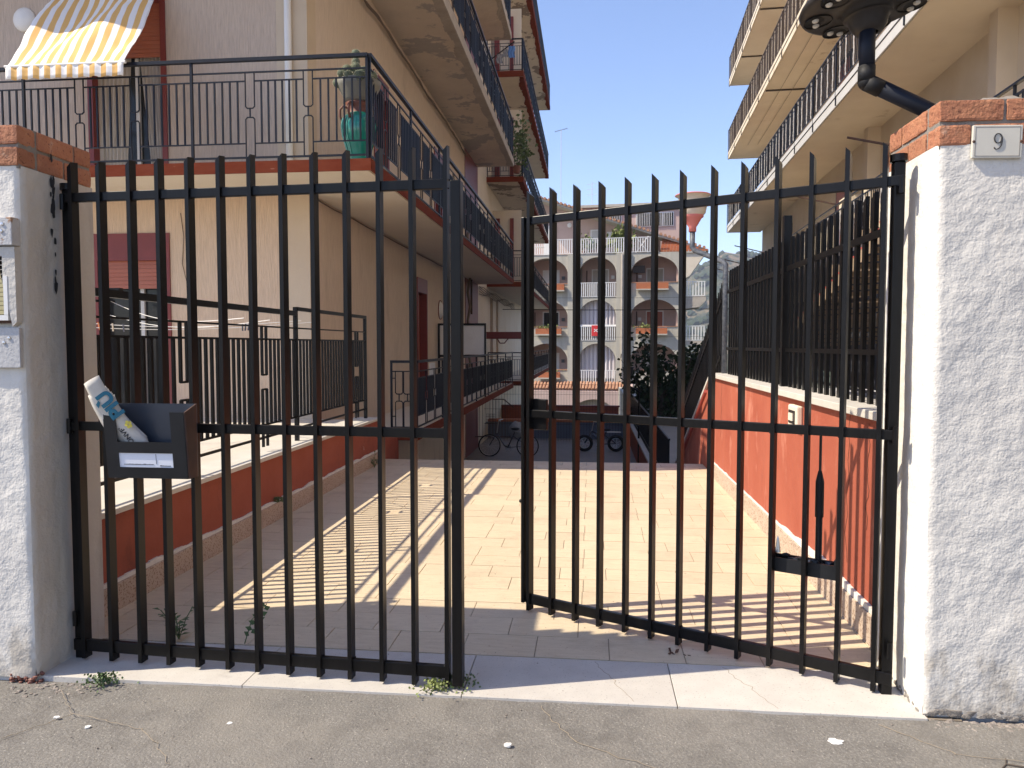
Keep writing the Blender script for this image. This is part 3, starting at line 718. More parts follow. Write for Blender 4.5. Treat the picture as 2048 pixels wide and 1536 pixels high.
# local frame: u along the roll (up-left), v across it (towards the right), n towards the viewer
A = Vector((-2.035, 3.15, 1.085)); U = Vector((-.40, -.27, .87)).normalized(); V = Vector((.87, 0, .44)).normalized(); Nn = Vector((0, -1, 0))
def NP(u, v, w=0): return A + U * u * 1.28 + V * v * 1.35 + Nn * w
def sheet(prof, u0, u1, wob, seed, name, m):
    mb = MB(); nu = 14; vs = []
    for i in range(nu + 1):
        u = u0 + (u1 - u0) * i / nu
        for v, w in prof: vs.append(NP(u + .01 * v, v * (1 - .15 * i / nu) - .02 * math.sin(i / nu * 2.6) , w + wob * noise.noise(Vector((u * 14, v * 12, seed)))))
    k = len(prof); mb.add(vs, [(i * k + j, i * k + j + 1, (i + 1) * k + j + 1, (i + 1) * k + j) for i in range(nu) for j in range(k - 1)])
    o = mb.obj(name, m, npz, smooth=True); md = o.modifiers.new('solid', 'SOLIDIFY'); md.thickness = .0006; return o
sheet([(-.035, -.004), (-.02, .004), (0, .008), (.02, .008), (.04, .002)], -.045, .24, .004, 1, 'front_page', 'paper')
for k in range(7):
    sheet([(-.05 - k * .002, -.008 - k * .003), (-.03, .001 - k * .003), (.01, .0 - k * .003), (.036, -.003 - k * .003)], -.04 + .004 * k, .20 - .006 * k, .007, 3 + k, 'inner_page', 'paper')
def lettering(txt, size, u, v, m, w=.022):
    cu = bpy.data.curves.new('lettering', 'FONT'); cu.body = txt; cu.size = size; cu.extrude = .0003; cu.offset = (.0042 if size > .05 else .0006)
    tmp = bpy.data.objects.new('tmp', cu); me = bpy.data.meshes.new_from_object(tmp); bpy.data.objects.remove(tmp)
    me.materials.clear(); me.materials.append(M[m])
    mt = Matrix(((U.x, -V.x, Nn.x, 0), (U.y, -V.y, Nn.y, 0), (U.z, -V.z, Nn.z, 0), (0, 0, 0, 1)))
    for vv in me.vertices:                       # the print follows the bend of the page
        vv.co.z += -.006 * abs(vv.co.y / size - .35)
    mm = T(NP(u, v, w)) @ mt
    return put('lettering', me, npz, mm)
lettering('PI\u00d9', .088, .085, .034, 'teal')
lettering('CONVENI', .03, -.035, .006, 'ink', .021)
fl = MB()
for k in range(5):
    a = k * 1.257; fl.lathe([(0, 0), (.008, 0)], (0, 0, 0), 10, T(NP(.045 + .009 * math.cos(a), .022 + .007 * math.sin(a), .021)) @ Matrix.Rotation(R(90), 4, 'X'))
fl.obj('flower_print', 'yellow', npz)

# ------------------------------------------------------------------ left building
BX, BYf = -3.55, 9.3          # side wall and front wall planes
EX, EY = -2.4, 8.1            # balcony edges
lb = thing('apartment_block', (-6, 15, 0), 'ochre plaster apartment block on the left with dark blue balcony railings', 'building')
# front wall with openings (window lower, door upper)
def wall_y(x0, x1, y0, y1, z0, z1, holes, name, m, parent):
    """wall slab across X with rectangular holes"""
    xs_ = sorted({x0, x1, *[h[0] for h in holes], *[h[1] for h in holes]}); zs_ = sorted({z0, z1, *[h[2] for h in holes], *[h[3] for h in holes]})
    mb = MB()
    for a, b in zip(xs_, xs_[1:]):
        run = None
        for c, dd in zip(zs_, zs_[1:]):
            if any(h[0] <= a and b <= h[1] and h[2] <= c and dd <= h[3] for h in holes): continue
            mb.box(a, b, y0, y1, c, dd)
    return mb.obj(name, m, parent)
def wall_x(x0, x1, y0, y1, z0, z1, holes, name, m, parent):
    ys_ = sorted({y0, y1, *[h[0] for h in holes], *[h[1] for h in holes]}); zs_ = sorted({z0, z1, *[h[2] for h in holes], *[h[3] for h in holes]})
    mb = MB()
    for a, b in zip(ys_, ys_[1:]):
        for c, dd in zip(zs_, zs_[1:]):
            if any(h[0] <= a and b <= h[1] and h[2] <= c and dd <= h[3] for h in holes): continue
            mb.box(x0, x1, a, b, c, dd)
    return mb.obj(name, m, parent)
HL = (-6.5, -5.43, .56, 2.95); HU = (-6.5, -5.42, 3.56, 5.95)
wall_y(-13, -3.95, BYf, BYf + .3, .5, 3.4, [HL], 'front_wall', 'facade', lb)
wall_y(-13, -3.95, BYf, BYf + .3, 3.53, 7.1, [HU], 'front_wall', 'facade_shaded', lb)
MB().box(-13, -3.95, BYf + .001, BYf + .3, 3.4, 3.53).obj('front_wall', 'facade', lb)
MB().box(-3.95, BX, BYf - .006, BYf + .3, .5, 13.9).obj('corner_band', 'band', lb)
MB().box(-13, -3.95, BYf, BYf + .3, 7.1, 13.9).obj('front_wall', 'facade_shaded', lb)
SH = [(15.2, 16.15, .25, 2.9), (12.2, 13.1, 3.58, 6.0), (17, 17.9, 3.58, 6.0), (12.4, 13.3, 7.4, 9.7)]
wall_x(BX - .3, BX - .001, BYf + .3, 23.6, -1.8, 13.9, SH, 'side_wall', 'facade_side', lb)
for a, b, c, dd in SH:
    MB().box(BX - .2, BX - .15, a + .06, b - .06, c, dd - .08).obj('door_leaf', 'shutter', lb)
    MB().box(BX - .25, BX + .02, a, a + .07, c, dd).box(BX - .25, BX + .02, b - .07, b, c, dd).box(BX - .25, BX + .02, a + .07, b - .07, dd - .3, dd).obj('door_frame', 'maroon', lb)
MB().box(BX - .32, BX + .012, 21.2, 23.61, -1.8, 13.9).obj('maroon_wall', 'maroon', lb)
MB().box(-13, -12.8, 9.6, 23.6, -1.8, 13.9).box(-12.8, BX - .3, 23.3, 23.6, -1.8, 13.9).box(-13, BX, BYf, 23.6, 13.9, 14.1).obj('rear_wall', 'facade', lb)
# downpipe at corner band
MB().tube([(-3.78, BYf - .05, 3.53), (-3.78, BYf - .05, 7.1)], .045, 12).obj('downpipe', 'white', lb, smooth=True)
# windows of the front
def shutter(parent, x0, x1, z0, z1, ybase, y_slat, zs0, frame_t=.07, box_h=0., glass=True):
    wroot = MB().box(x0, x0 + frame_t, ybase - .02, ybase + .15, z0, z1).box(x1 - frame_t, x1, ybase - .02, ybase + .15, z0, z1).box(x0 + frame_t, x1 - frame_t, ybase - .02, ybase + .15, z1 - frame_t - box_h, z1).obj('window_frame', 'maroon', parent)
    z = z1 - frame_t - box_h
    while z > zs0:
        MB().prism([(ybase + .035, z), (ybase + .055, z), (ybase + .055, z - .05), (ybase + .028, z - .05)], 0, x0 + frame_t, x1 - frame_t).obj('slat', 'shutter', wroot); z -= .052
    if glass:
        MB().box(x0 + frame_t, x1 - frame_t, ybase + .14, ybase + .145, z0, zs0).obj('pane', 'glass', wroot)
        MB().box((x0 + x1) / 2 + .05, (x0 + x1) / 2 + .10, ybase + .10, ybase + .135, z0, zs0).box(x0 + frame_t, x0 + frame_t + .05, ybase + .10, ybase + .135, z0, zs0).box(x1 - frame_t - .05, x1 - frame_t, ybase + .10, ybase + .135, z0, zs0).obj('sash', 'alu', wroot)
    return wroot
shutter(lb, HL[0], HL[1], HL[2], HL[3], BYf, 0, 2.28, box_h=.28)
shutter(lb, HU[0], HU[1], HU[2], HU[3], BYf, 0, 5.22, box_h=.0)
# curtains behind the upper window
def curtain(x0, x1, y, z0, z1, seed, drape=0):
    vs = []; n_ = 40
    for j in range(13):
        for i in range(n_ + 1):
            u = i / n_; z = z0 + (z1 - z0) * j / 12
            sx = x0 + (x1 - x0) * (u * (1 - drape * (1 - j / 12)) if drape >= 0 else 1 - (1 - u) * (1 + drape * (1 - j / 12)))
            vs.append((sx, y + .02 * math.sin(u * 40 + seed), z))
    return MB().add(vs, [(j * (n_ + 1) + i, j * (n_ + 1) + i + 1, (j + 1) * (n_ + 1) + i + 1, (j + 1) * (n_ + 1) + i) for j in range(12) for i in range(n_)])
curtain(-6.38, -5.98, BYf + .12, 3.6, 5.25, 0, .25).obj('curtain', 'curtain', lb, smooth=True)
curtain(-5.86, -5.52, BYf + .12, 3.6, 5.25, 2, -.45).obj('curtain', 'curtain', lb, smooth=True)
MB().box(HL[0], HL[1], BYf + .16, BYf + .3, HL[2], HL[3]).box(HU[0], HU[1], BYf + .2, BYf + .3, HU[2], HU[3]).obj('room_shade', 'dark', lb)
# slabs
def slab(zb, zt, front, yend, edge_m, soff_m, parent, x1=EX, yf=EY, wx=BX, xl=-13, wy=BYf, rough=False):
    y0 = yf if front else wy
    mb = MB().prism([(xl, yf), (x1, yf), (x1, yend), (wx, yend), (wx, wy), (xl, wy)] if front else [(wx, yf), (x1, yf), (x1, yend), (wx, yend)], 2, zb + .012, zt)
    # inner body (pulled in from the fascia)
    s = mb.obj('balcony_slab', soff_m, parent)
    u = MB().prism([(xl, yf + .03), (x1 - .03, yf + .03), (x1 - .03, yend - .02), (wx - .0, yend - .02), (wx, wy), (xl, wy)] if front else [(wx, yf + .03), (x1 - .03, yf + .03), (x1 - .03, yend - .02), (wx, yend - .02)], 2, zb, zb + .011).obj('soffit', soff_m, parent)
    f_ = MB()
    if front: f_.box(xl, x1 + .012, yf - .014, yf - .001, zb - .006, zt + .004)
    else: f_.box(wx, x1 + .012, yf - .014, yf - .001, zb - .006, zt + .004)
    f_.box(x1 + .001, x1 + .014, yf, yend, zb - .006, zt + .004)
    f_.box(wx, x1 + .012, yend + .001, yend + .013, zb - .006, zt + .004)
    fo = f_.obj('fascia', edge_m, parent)
    if edge_m == 'roughedge' or soff_m == 'soffit_damaged':
        e = MB(); n_ = int((yend - yf) / .12)
        for i in range(n_):
            y_ = yf + .03 + i * .12; w_ = .13 + .09 * noise.noise(Vector((y_ * 1.7, zb, 0))) + .03 * noise.noise(Vector((y_ * 9, zb, 0)))
            e.box(x1 - .03 - max(.03, w_), x1 - .001, y_, y_ + .12, zb - .012, zb - .001)
        e.obj('edge_render', 'roughedge' if edge_m == 'roughedge' else 'fascia', parent)
    return s
slab(3.41, 3.53, True, 23.5, 'fascia', 'soffit_clean', lb)
slab(7.05, 7.25, True, 23.5, 'roughedge', 'soffit', lb)
slab(10.62, 10.82, True, 22.8, 'roughedge', 'soffit', lb)
slab(.17, .30, False, 23.4, 'fascia', 'soffit_clean', lb, yf=10.25, wy=10.25)
MB().box(XL - .9, XL, 9.33, 10.3, -1.8, .30).obj('landing', 'redwall_l', lb)
# railings
railing(lb, (-10.5, EY + .015), (EX - .02, EY + .015), 3.535, 4.665, 4)
railing(lb, (EX - .015, EY + .05), (EX - .015, 23.4), 3.535, 4.68, 8, 70)
railing(lb, (-12.4, EY + .015), (EX - .02, EY + .015), 7.255, 8.4, 5, 0)
railing(lb, (EX - .015, EY + .05), (EX - .015, 23.4), 7.255, 8.4, 8, 0)
railing(lb, (EX - .015, EY + .05), (EX - .015, 22.7), 10.825, 11.95, 8, 0)
railing(lb, (EX - .015, 10.3), (EX - .015, 23.3), .30, 1.285, 7, 0)
railing(lb, (-2.78, 10.27), (EX - .02, 10.27), .30, 1.285, 1)
# soffit cables under second slab and wire in front
cb = MB()
for k in range(5):
    p = [(BX + .02 + .015 * k, 9.4 + i * .75, 6.98 - .03 * k - .05 * abs(math.sin(i * 1.3 + k)) - (.06 if i % 6 == 3 else 0)) for i in range(17)]
    cb.tube(p, .009, 5)
cb.obj('cable_bundle', 'wire', lb)
cb = MB()
cb.tube([(BX + .02, 9.35 + i * .8, 3.385 - .02 * abs(math.sin(i * 1.7))) for i in range(15)], .009, 5)
cb.tube([(-5.27, BYf - .01, 3.2), (-5.23, BYf - .014, 2.9), (-5.26, BYf - .01, 2.55), (-5.2, BYf - .015, 2.3), (-5.16, BYf - .02, 2.38)], .005, 5)
cb.obj('loose_cable', 'wire', lb)
# stub of red drain spots on fascia, wall lamps
wl = thing('wall_light', (-7.35, 9.2, 5.72), 'round white wall light beside the striped awning', 'wall light')
MB().lathe([(0, .07), (.09, .06), (.15, .025), (.16, 0), (0, 0)], (0, 0, 0), 24, T((-7.35, BYf, 5.73)) @ Matrix.Rotation(R(90), 4, 'X')).obj('globe', 'white', wl, smooth=True)
wl = thing('wall_light', (BX, 17.6, 2.33), 'oval wall light on the shaded side wall by the balcony door', 'wall light')
MB().lathe([(0, .09), (.12, .07), (.2, .02), (.21, 0)], (0, 0, 0), 20, T((BX, 17.6, 2.33)) @ Matrix.Rotation(R(90), 4, 'Y')).obj('globe', 'white', wl, smooth=True)
MB().lathe([(.2, .0), (.23, .02), (.23, 0), (0, 0)], (0, 0, 0), 20, T((BX, 17.6, 2.33)) @ Matrix.Rotation(R(90), 4, 'Y')).obj('rim', 'maroon', wl)
# balcony divider
dv = thing('balcony_divider', (-3, 17.2, .3), 'white panel in a dark frame dividing the lower balcony', 'screen')
MB().box(BX + .08, EX - .03, 17.19, 17.21, 1.28, 1.95).obj('panel', 'whiteplaster', dv)
MB().box(BX + .03, BX + .08, 17.17, 17.23, .3, 2.0).box(EX - .03, EX + .01, 17.17, 17.23, .3, 2.0).box(BX + .08, EX - .03, 17.17, 17.23, 1.95, 2.0).box(BX + .08, EX - .03, 17.17, 17.23, 1.22, 1.27).obj('panel_frame', 'black', dv)
# white chair on lower balcony
cht = thing('garden_chair', (-2.9, 14.5, .3), 'white plastic chair on the shaded lower balcony', 'chair')
MB().box(-3.1, -2.7, 14.3, 14.7, .72, .75).obj('seat', 'white', cht)
MB().box(-3.1, -3.07, 14.3, 14.7, .76, 1.15).obj('backrest', 'white', cht)
for x in (-3.08, -2.74):
    for y in (14.32, 14.66): MB().box(x, x + .03, y, y + .03, .3, .72).obj('leg', 'white', cht)

# ------------------------------------------------------------------ second block behind
b2 = thing('apartment_block', (-6, 33, 0), 'cream apartment block further along with maroon shutters and flaking balcony soffits', 'building')
X2 = -2.3
wall_x(BX - .3, BX - .001, 23.62, 41.9, -1.8, 15.2, [(26.6, 27.4, .3, 3.2), (28.3, 29.0, .3, 3.2)] + [(27 + k * 4.2, 28 + k * 4.2, z, z + 2.3) for k in range(3) for z in (3.8, 7.45, 11.05)], 'side_wall', 'cream', b2)
for a, b, c, dd in [(26.6, 27.4, .3, 3.2), (28.3, 29.0, .3, 3.2)] + [(27 + k * 4.2, 28 + k * 4.2, z, z + 2.3) for k in range(3) for z in (3.8, 7.45, 11.05)]:
    MB().box(BX - .2, BX - .1, a, b, c, dd).obj('shutter', 'maroon', b2)
wall_y(-8, BX, 27.5, 27.7, -1.8, 15.2, [], 'return_wall', 'cream', b2)
MB().box(-8, BX - .3, 23.62, 27.5, 15.0, 15.2).obj('roof', 'cream', b2)
for k, (zb, zt, yf, ye, sm) in enumerate(((3.5, 3.66, 25.75, 42.1, 'soffit_clean'), (7.05, 7.22, 25.72, 41.4, 'soffit_damaged'), (10.55, 10.74, 25.7, 41.3, 'soffit_damaged'), (14.6, 14.8, 25.7, 42.6, 'soffit_damaged'))):
    slab(zb, zt, False, ye, 'fascia', sm, b2, x1=X2, yf=yf, wy=yf)
    railing(b2, (X2 - .015, yf + .03), (X2 - .015, ye - .1), zt, zt + 1.08, 8, 0)
    railing(b2, (BX + .02, yf + .02), (X2 - .03, yf + .02), zt, zt + 1.08, 1)
    MB().box(BX + .1, BX + .28, yf + 1.4, yf + 1.5, zt, zt + 2.4).box(BX + .65, BX + .78, yf + 1.4, yf + 1.5, zt, zt + 2.4).obj('door_frame', 'maroon', b2)
    MB().box(BX, X2 - .2, yf + 1.5, yf + 1.6, zt, zt + 2.7).obj('back_wall', 'cream', b2)
slab(.1, .25, False, 42, 'fascia', 'soffit_clean', b2, x1=X2, yf=25.8, wy=25.8)
railing(b2, (X2 - .015, 25.85), (X2 - .015, 41.9), .25, 1.25, 8, 0)
railing(b2, (BX + .02, 25.82), (X2 - .03, 25.82), .25, 1.25, 1)
# small maroon canopy, clutter on cables
cp = thing('door_canopy', (-2.75, 24, 1.66), 'flat maroon canopy slab over the shaded lower doorway', 'canopy')
MB().box(BX + .02, -2.2, 23.95, 25.2, 1.70, 1.92).obj('canopy_slab', 'maroon', cp)
MB().tube([(-3.0, 24.2, 1.7), (-2.9, 24.1, 1.56), (-2.75, 24.1, 1.56), (-2.65, 24.2, 1.7)], .02, 6).obj('bracket', 'maroon', cp)
cab = MB()
for i in range(5):
    cab.tube([(BX + .05, 23.7 + k * 1.0, 3.35 - i * .05 + .04 * math.sin(k * 1.9 + i)) for k in range(12)], .012, 5)
cab.tube([(BX + .06, 21.3, 5 - k * .4) if k % 2 else (BX + .12, 21.35, 5 - k * .4) for k in range(12)], .04, 6)
tag(cab.obj('cable_run', 'wire'), 'tangle of brown cables along the second block wall', 'cable')
mt = thing('gas_meter', (BX + .08, 21.9, 3.9), 'grey meter housing with pipes on the maroon wall strip', 'meter')
MB().box(BX + .015, BX + .16, 21.7, 22.05, 3.55, 4.1).obj('housing', 'greydoor', mt, bevel=.02)
MB().tube([(BX + .08, 21.87, 3.55), (BX + .08, 21.87, 2.4)], .03, 8).obj('pipe', 'rust', mt)

# awning
aw = thing('awning', (-5.8, 8.2, 4.5), 'yellow and white striped awning hanging over the left balcony', 'awning')
def awn_mesh():
    nu, nv = 48, 30; vs = []; uv = []
    for j in range(nv + 1):
        t = j / nv
        for i in range(nu + 1):
            u = i / nu
            if t < .9:
                s = t / .9
                xl_, xr_ = -6.3 + (-6.49 + 6.3) * s, -4.92 + (-5.10 + 4.92) * s
                # rows run from the roller under slab 2 (z 7.0, y 9.1) out to the front bar
                y = 9.18 + (7.93 - 9.18) * s; z = 5.96 + (4.60 - 5.96) * s
                xl_, xr_ = -6.84 + .32 * s, -5.44 + .32 * s
                n_ = .05 * math.sin(s * 3.1) * math.sin(u * 9 + s * 4) + .014 * noise.noise(Vector((u * 14, s * 9, 0)))
            else:
                s = (t - .9) / .1; xl_, xr_ = -6.52, -5.12; y = 7.93 - .006 * s; z = 4.60 - .14 * s
                n_ = .012 * noise.noise(Vector((u * 18, 3, 0))) + .008 * math.sin(u * 60)
            x = xl_ + (xr_ - xl_) * u
            vs.append((x, y + n_ * -.6, z + n_ * .7)); uv.append((u * 10.5, t))
    mb = MB().add(vs, [(j * (nu + 1) + i, j * (nu + 1) + i + 1, (j + 1) * (nu + 1) + i + 1, (j + 1) * (nu + 1) + i) for j in range(nv) for i in range(nu)])
    me = mb.mesh('awning_cloth', M['awning'], True)
    l = me.uv_layers.new(name='UVMap')
    for lp_ in me.loops: l.data[lp_.index].uv = uv[lp_.vertex_index]
    return me
o = put('cloth', awn_mesh(), aw); md = o.modifiers.new('solid', 'SOLIDIFY'); md.thickness = .0015
MB().tube([(-6.54, 7.94, 4.61), (-5.1, 7.94, 4.61)], .016, 10).obj('front_bar', 'white', aw)
MB().tube([(-6.86, 9.22, 5.98), (-5.4, 9.22, 5.98)], .04, 12).obj('roller', 'white', aw)

# green jar, pot and cactus
jc = (-2.615, 8.42)
jar = thing('amphora', (*jc, 3.53), 'green glazed amphora with brown neck standing in the balcony corner', 'jar')
MB().lathe([(0, .0), (.085, .0), (.09, .03), (.12, .16), (.165, .32), (.178, .42), (.165, .50), (.13, .555), (.115, .57)], (*jc, 3.535), 32).obj('body', 'greenjar', jar, smooth=True)
MB().lathe([(.115, .57), (.105, .60), (.11, .66), (.135, .685), (.12, .69), (.0, .69)], (*jc, 3.535), 32).obj('neck', 'terracotta', jar, smooth=True)
for a0 in (190, 255):
    a = R(a0); dx, dy = math.cos(a), math.sin(a)
    MB().tube([(jc[0] + dx * r_, jc[1] + dy * r_, 3.535 + z) for r_, z in ((.11, .64), (.16, .66), (.19, .62), (.19, .55), (.168, .49))], .012, 8).obj('handle', 'terracotta', jar, smooth=True)
dl = MB()
for k in range(5):
    a = R(205 + k * 9); pts = []
    for r_, z in ((.10, .03), (.128, .16), (.170, .32), (.182, .42), (.168, .50), (.14, .54)):
        aa = a + .5 * max(0, z - .3); pts.append((jc[0] + math.cos(aa) * r_, jc[1] + math.sin(aa) * r_, 3.535 + z))
    if k != 2: dl.tube(pts, .0045, 5)
dl.obj('pale_line', 'greenjar_line', jar, smooth=True)  # thin paler green lines up one side of the body
jar.scale = (1.14, 1.14, 1)
pot = thing('flower_pot', (*jc, 4.225), 'wide grey plastic pot resting on top of the green amphora', 'plant pot')
MB().lathe([(0, .0), (.13, .0), (.15, .04), (.205, .16), (.225, .22), (.215, .225), (.2, .19), (.0, .18)], (*jc, 4.227), 28).obj('bowl', 'potgrey', pot, smooth=True)
cac = thing('cactus', (*jc, 4.42), 'cluster of round spiny cactus balls in the grey pot', 'plant')
for k, (x, y, z, r_) in enumerate(((-.02, -.03, .31, .045), (-.02, -.03, .235, .04), (-.14, -.1, .10, .05), (-.08, -.12, .12, .055), (.0, -.1, .14, .055), (.085, -.1, .11, .05), (.16, -.08, .07, .05),
                                   (-.2, -.06, .02, .05), (-.05, -.18, .05, .045), (.06, -.17, .04, .06), (.14, -.14, .03, .04), (.02, .03, .12, .07), (-.1, .04, .08, .07), (.1, .06, .09, .07), (-.02, -.06, .18, .04))):
    c = Vector((jc[0] + x, jc[1] + y, 4.42 + z))
    st_ = MB().ico(c, r_, 3).obj('cactus_ball', 'cactus', cac, smooth=True)
    sp = MB()
    for q in range(130):
        v = Vector((random.gauss(0, 1), random.gauss(0, 1), random.gauss(0, 1))).normalized(); a = v.orthogonal().normalized() * .0016
        p = c + v * r_; sp.add([p - a, p + a, p + v * random.uniform(.008, .018)], [(0, 1, 2)])
    sp.obj('spines', 'spine', st_, kind='stuff')

pot.scale = (1.12, 1.12, 1.05); cac.scale = (1.12, 1.12, 1.12)
# hanging clutter on second balcony edge
def leafy(mb, c, n_, spread, size, up=.4):
    for k in range(n_):
        p = Vector(c) + Vector((random.gauss(0, spread[0]), random.gauss(0, spread[1]), random.gauss(0, spread[2])))
        v = Vector((random.gauss(0, 1), random.gauss(0, 1), random.gauss(0, 1) + up)).normalized(); a = v.orthogonal().normalized()
        a.rotate(Matrix.Rotation(random.uniform(0, 6.28), 3, v)); s = size * random.uniform(.6, 1.3)
        mb.add([p, p + v * s * .5 + a * s * .28, p + v * s, p + v * s * .5 - a * s * .28], [(0, 1, 2, 3)])
mb = MB(); leafy(mb, (X2 - .1, 25.6, 8.2), 420, (.16, .5, .35), .16)
hp = thing('balcony_plant', (X2 - .1, 25.6, 7.3), 'leafy green plant spilling over the far end of the second floor balcony', 'plant')
mb.obj('foliage', 'leaf', hp)
MB().lathe([(.1, 0), (.15, .25), (.13, .25), (0, .2)], (X2 - .2, 25.6, 7.3), 12).obj('pot', 'terracotta', hp)
ld = thing('drying_laundry', (-2.9, 25.6, 10.9), 'blue and grey laundry hanging from a pole on the third floor balcony', 'laundry')
MB().tube([(-3.4, 25.3, 10.95), (-2.55, 25.3, 11.55)], .02, 6).obj('pole', 'black', ld)
def rag(c, w, h, m, nm='cloth'):
    vs = []; n_ = 8
    for j in range(n_ + 1):
        for i in range(n_ + 1):
            vs.append((c[0] + w * (i / n_ - .5) + .02 * math.sin(j), c[1] + .03 * math.sin(i * 1.7 + j * .4), c[2] - h * j / n_))
    return MB().add(vs, [(j * 9 + i, j * 9 + i + 1, (j + 1) * 9 + i + 1, (j + 1) * 9 + i) for j in range(8) for i in range(8)]).obj(nm, m, ld, smooth=True)
rag((-2.65, 25.28, 11.4), .22, .38, 'bluecloth'); rag((-2.85, 25.28, 11.3), .16, .25, 'greycloth'); rag((-3.05, 25.27, 11.15), .2, .3, 'greycloth')

# ------------------------------------------------------------------ right building
TH = R(3.08); c0 = 4.4
MR = rotz(-TH)                    # local: x' across (towards building), y' along
rb = thing('apartment_block', (8, 18, 0), 'cream apartment block on the right with long stacked balconies', 'building')
def rbx(mb, x0, x1, y0, y1, z0, z1): return mb.box(x0, x1, y0, y1, z0, z1, MR)
CW = 5.9; YE = 36.6; YS = -2
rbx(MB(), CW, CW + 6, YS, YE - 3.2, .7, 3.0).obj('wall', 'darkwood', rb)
rbx(MB(), CW, CW + 6, YS, YE - .5, 3.0, 18).obj('wall', 'cream', rb)
for k, (zb, zt) in enumerate(((6.75, 7.05), (10.15, 10.42), (13.5, 13.75))):
    ye = YE - (0 if k else .0)
    rbx(MB(), c0 + .03, CW, YS, ye - .03, zb + .012, zt).obj('balcony_slab', 'rsoffit' if k == 0 else 'cream', rb)
    rbx(MB(), c0 + .05, CW, YS, ye - .05, zb, zb + .011).obj('soffit', 'rsoffit', rb)
    fm = 'rfascia' if k == 0 else 'cream'
    f = MB(); rbx(f, c0, c0 + .029, YS, ye, zb - .005, zt - .11); rbx(f, c0, CW, ye - .029, ye, zb - .005, zt); f.obj('fascia', fm, rb)
    f = MB(); rbx(f, c0 - .02, c0 + .029, YS, ye, zt - .10, zt + .01); f.obj('fascia_cap', fm, rb)
    # railing of this level
    rm = ('blueblack', 'brownrail', 'brownrail')[k]
    H = 1.05
    fr = MB()
    L2 = lambda x, y, z: MR @ Vector((x, y, z))
    fr.bar(L2(c0 + .02, YS, zt + H), L2(c0 + .02, ye, zt + H), .05, .03); fr.bar(L2(c0 + .02, YS, zt + .12), L2(c0 + .02, ye, zt + .12), .02, .02)
    fr.bar(L2(c0 + .02, YS, zt + H - .12), L2(c0 + .02, ye, zt + H - .12), .018, .018)
    fr.bar(L2(c0 + .02, ye - .02, zt + H), L2(CW, ye - .02, zt + H), .05, .03)
    yy = ye - .02
    while yy > YS: fr.bar(L2(c0 - .01, yy, zt - .3), L2(c0 - .01, yy, zt + H), .03, .03, (0, 1, 0)); yy -= 2.1
    rr = fr.obj('railing', rm, rb)
    bb = MB().box(-.009, .009, -.009, .009, 0, H - .12).mesh('baluster', M[rm])
    tb_ = twist(H - .12, .013, 18).mesh('twisted_baluster', M['rfascia'] if k == 0 else M['roughedge'])
    far = MB(); q = 0; yy = ye - .1
    ylist = []
    while yy > (6 if k == 0 else 14): ylist.append(yy); yy -= .115
    n_ = len(ylist)
    for i, yy in enumerate(ylist):
        mtx = MR @ T((c0 + .02, yy, zt + .12))
        if i % 9 in (3, 7): put('twisted_baluster', tb_, rr, mtx)
        elif k == 0 and i >= n_ - 150: put('baluster', bb, rr, mtx)
        else: far.box(-.009, .009, -.009, .009, 0, H - .12, mtx)
    for x in [c0 + .12 + j * .115 for j in range(13)]: far.box(-.009, .009, -.009, .009, 0, H - .12, MR @ T((x, ye - .02, zt + .12)))
    far.obj('distant_balusters', rm, rr, kind='stuff')
    # laundry arms under the slab above: poles standing out
    for j, yy in enumerate((ye - 4.5, ye - 9.5, ye - 14.5, ye - 19)):
        if k < 2: fr2 = MB().bar(L2(c0 - .02, yy, zt + H - .05), L2(c0 + 1.2, yy + .1, 10.12 if k == 0 else 13.45), .03, .03).obj('strut', 'brownrail', rb) if False else None
for zb, ys_ in ((10.15, (16.5, 21.5, 27)), (13.5, (22.5, 28.5, 33))):
    for yy in ys_:
        MB().bar(MR @ Vector((c0 + .05, yy, zb - .03)), MR @ Vector((CW - .05, yy, zb - .03)), .05, .04).obj('laundry_pole', 'brownrail', rb)
lw_ = MB()
for x in (c0 + .5, c0 + .9): lw_.bar(MR @ Vector((x, 14, 10.11)), MR @ Vector((x, 34, 10.11)), .008, .008)
lw_.obj('laundry_line', 'wire', rb)
# first floor terrace railing and slab (lower)
rbx(MB(), c0 + .15, CW, YS, YE, 3.35, 3.55).obj('balcony_slab', 'cream', rb)
f = MB(); rbx(f, c0 + .1, c0 + .149, YS, YE, 3.42, 3.58); f.obj('fascia', 'cream', rb)
fr = MB(); xx = c0 + .12
for z, w in ((4.62, .05), (4.48, .02), (3.66, .02)): fr.bar(MR @ Vector((xx, YS, z)), MR @ Vector((xx, YE, z)), w, .03)
yy = 6.
while yy < YE: fr.bar(MR @ Vector((xx, yy, 3.4)), MR @ Vector((xx, yy, 4.62)), .03, .03, (0, 1, 0)); yy += 2.0
rr = fr.obj('railing', 'blueblack', rb)
bb = MB().box(-.009, .009, -.009, .009, 0, .84).mesh('baluster', M['blueblack']); tb_ = twist(.84, .012, 16).mesh('twisted_baluster', M['rfascia'])
far = MB(); i = 0; yy = 9.
while yy < YE:
    m_ = MR @ T((xx, yy, 3.66))
    if i % 9 in (3, 6) and yy < 26: put('twisted_baluster', tb_, rr, m_)
    elif yy < 19: put('baluster', bb, rr, m_)
    else: far.box(-.009, .009, -.009, .009, 0, .84, m_)
    yy += .115; i += 1
far.obj('distant_balusters', 'blueblack', rr, kind='stuff')
for yy in (13.2, 18.0, 27.0, 31, 34.5): MB().bar(MR @ Vector((xx - 1.0, yy + .2, 4.95)), MR @ Vector((xx, yy, 4.66)), .035, .03).obj('drying_arm', 'rust', rb)
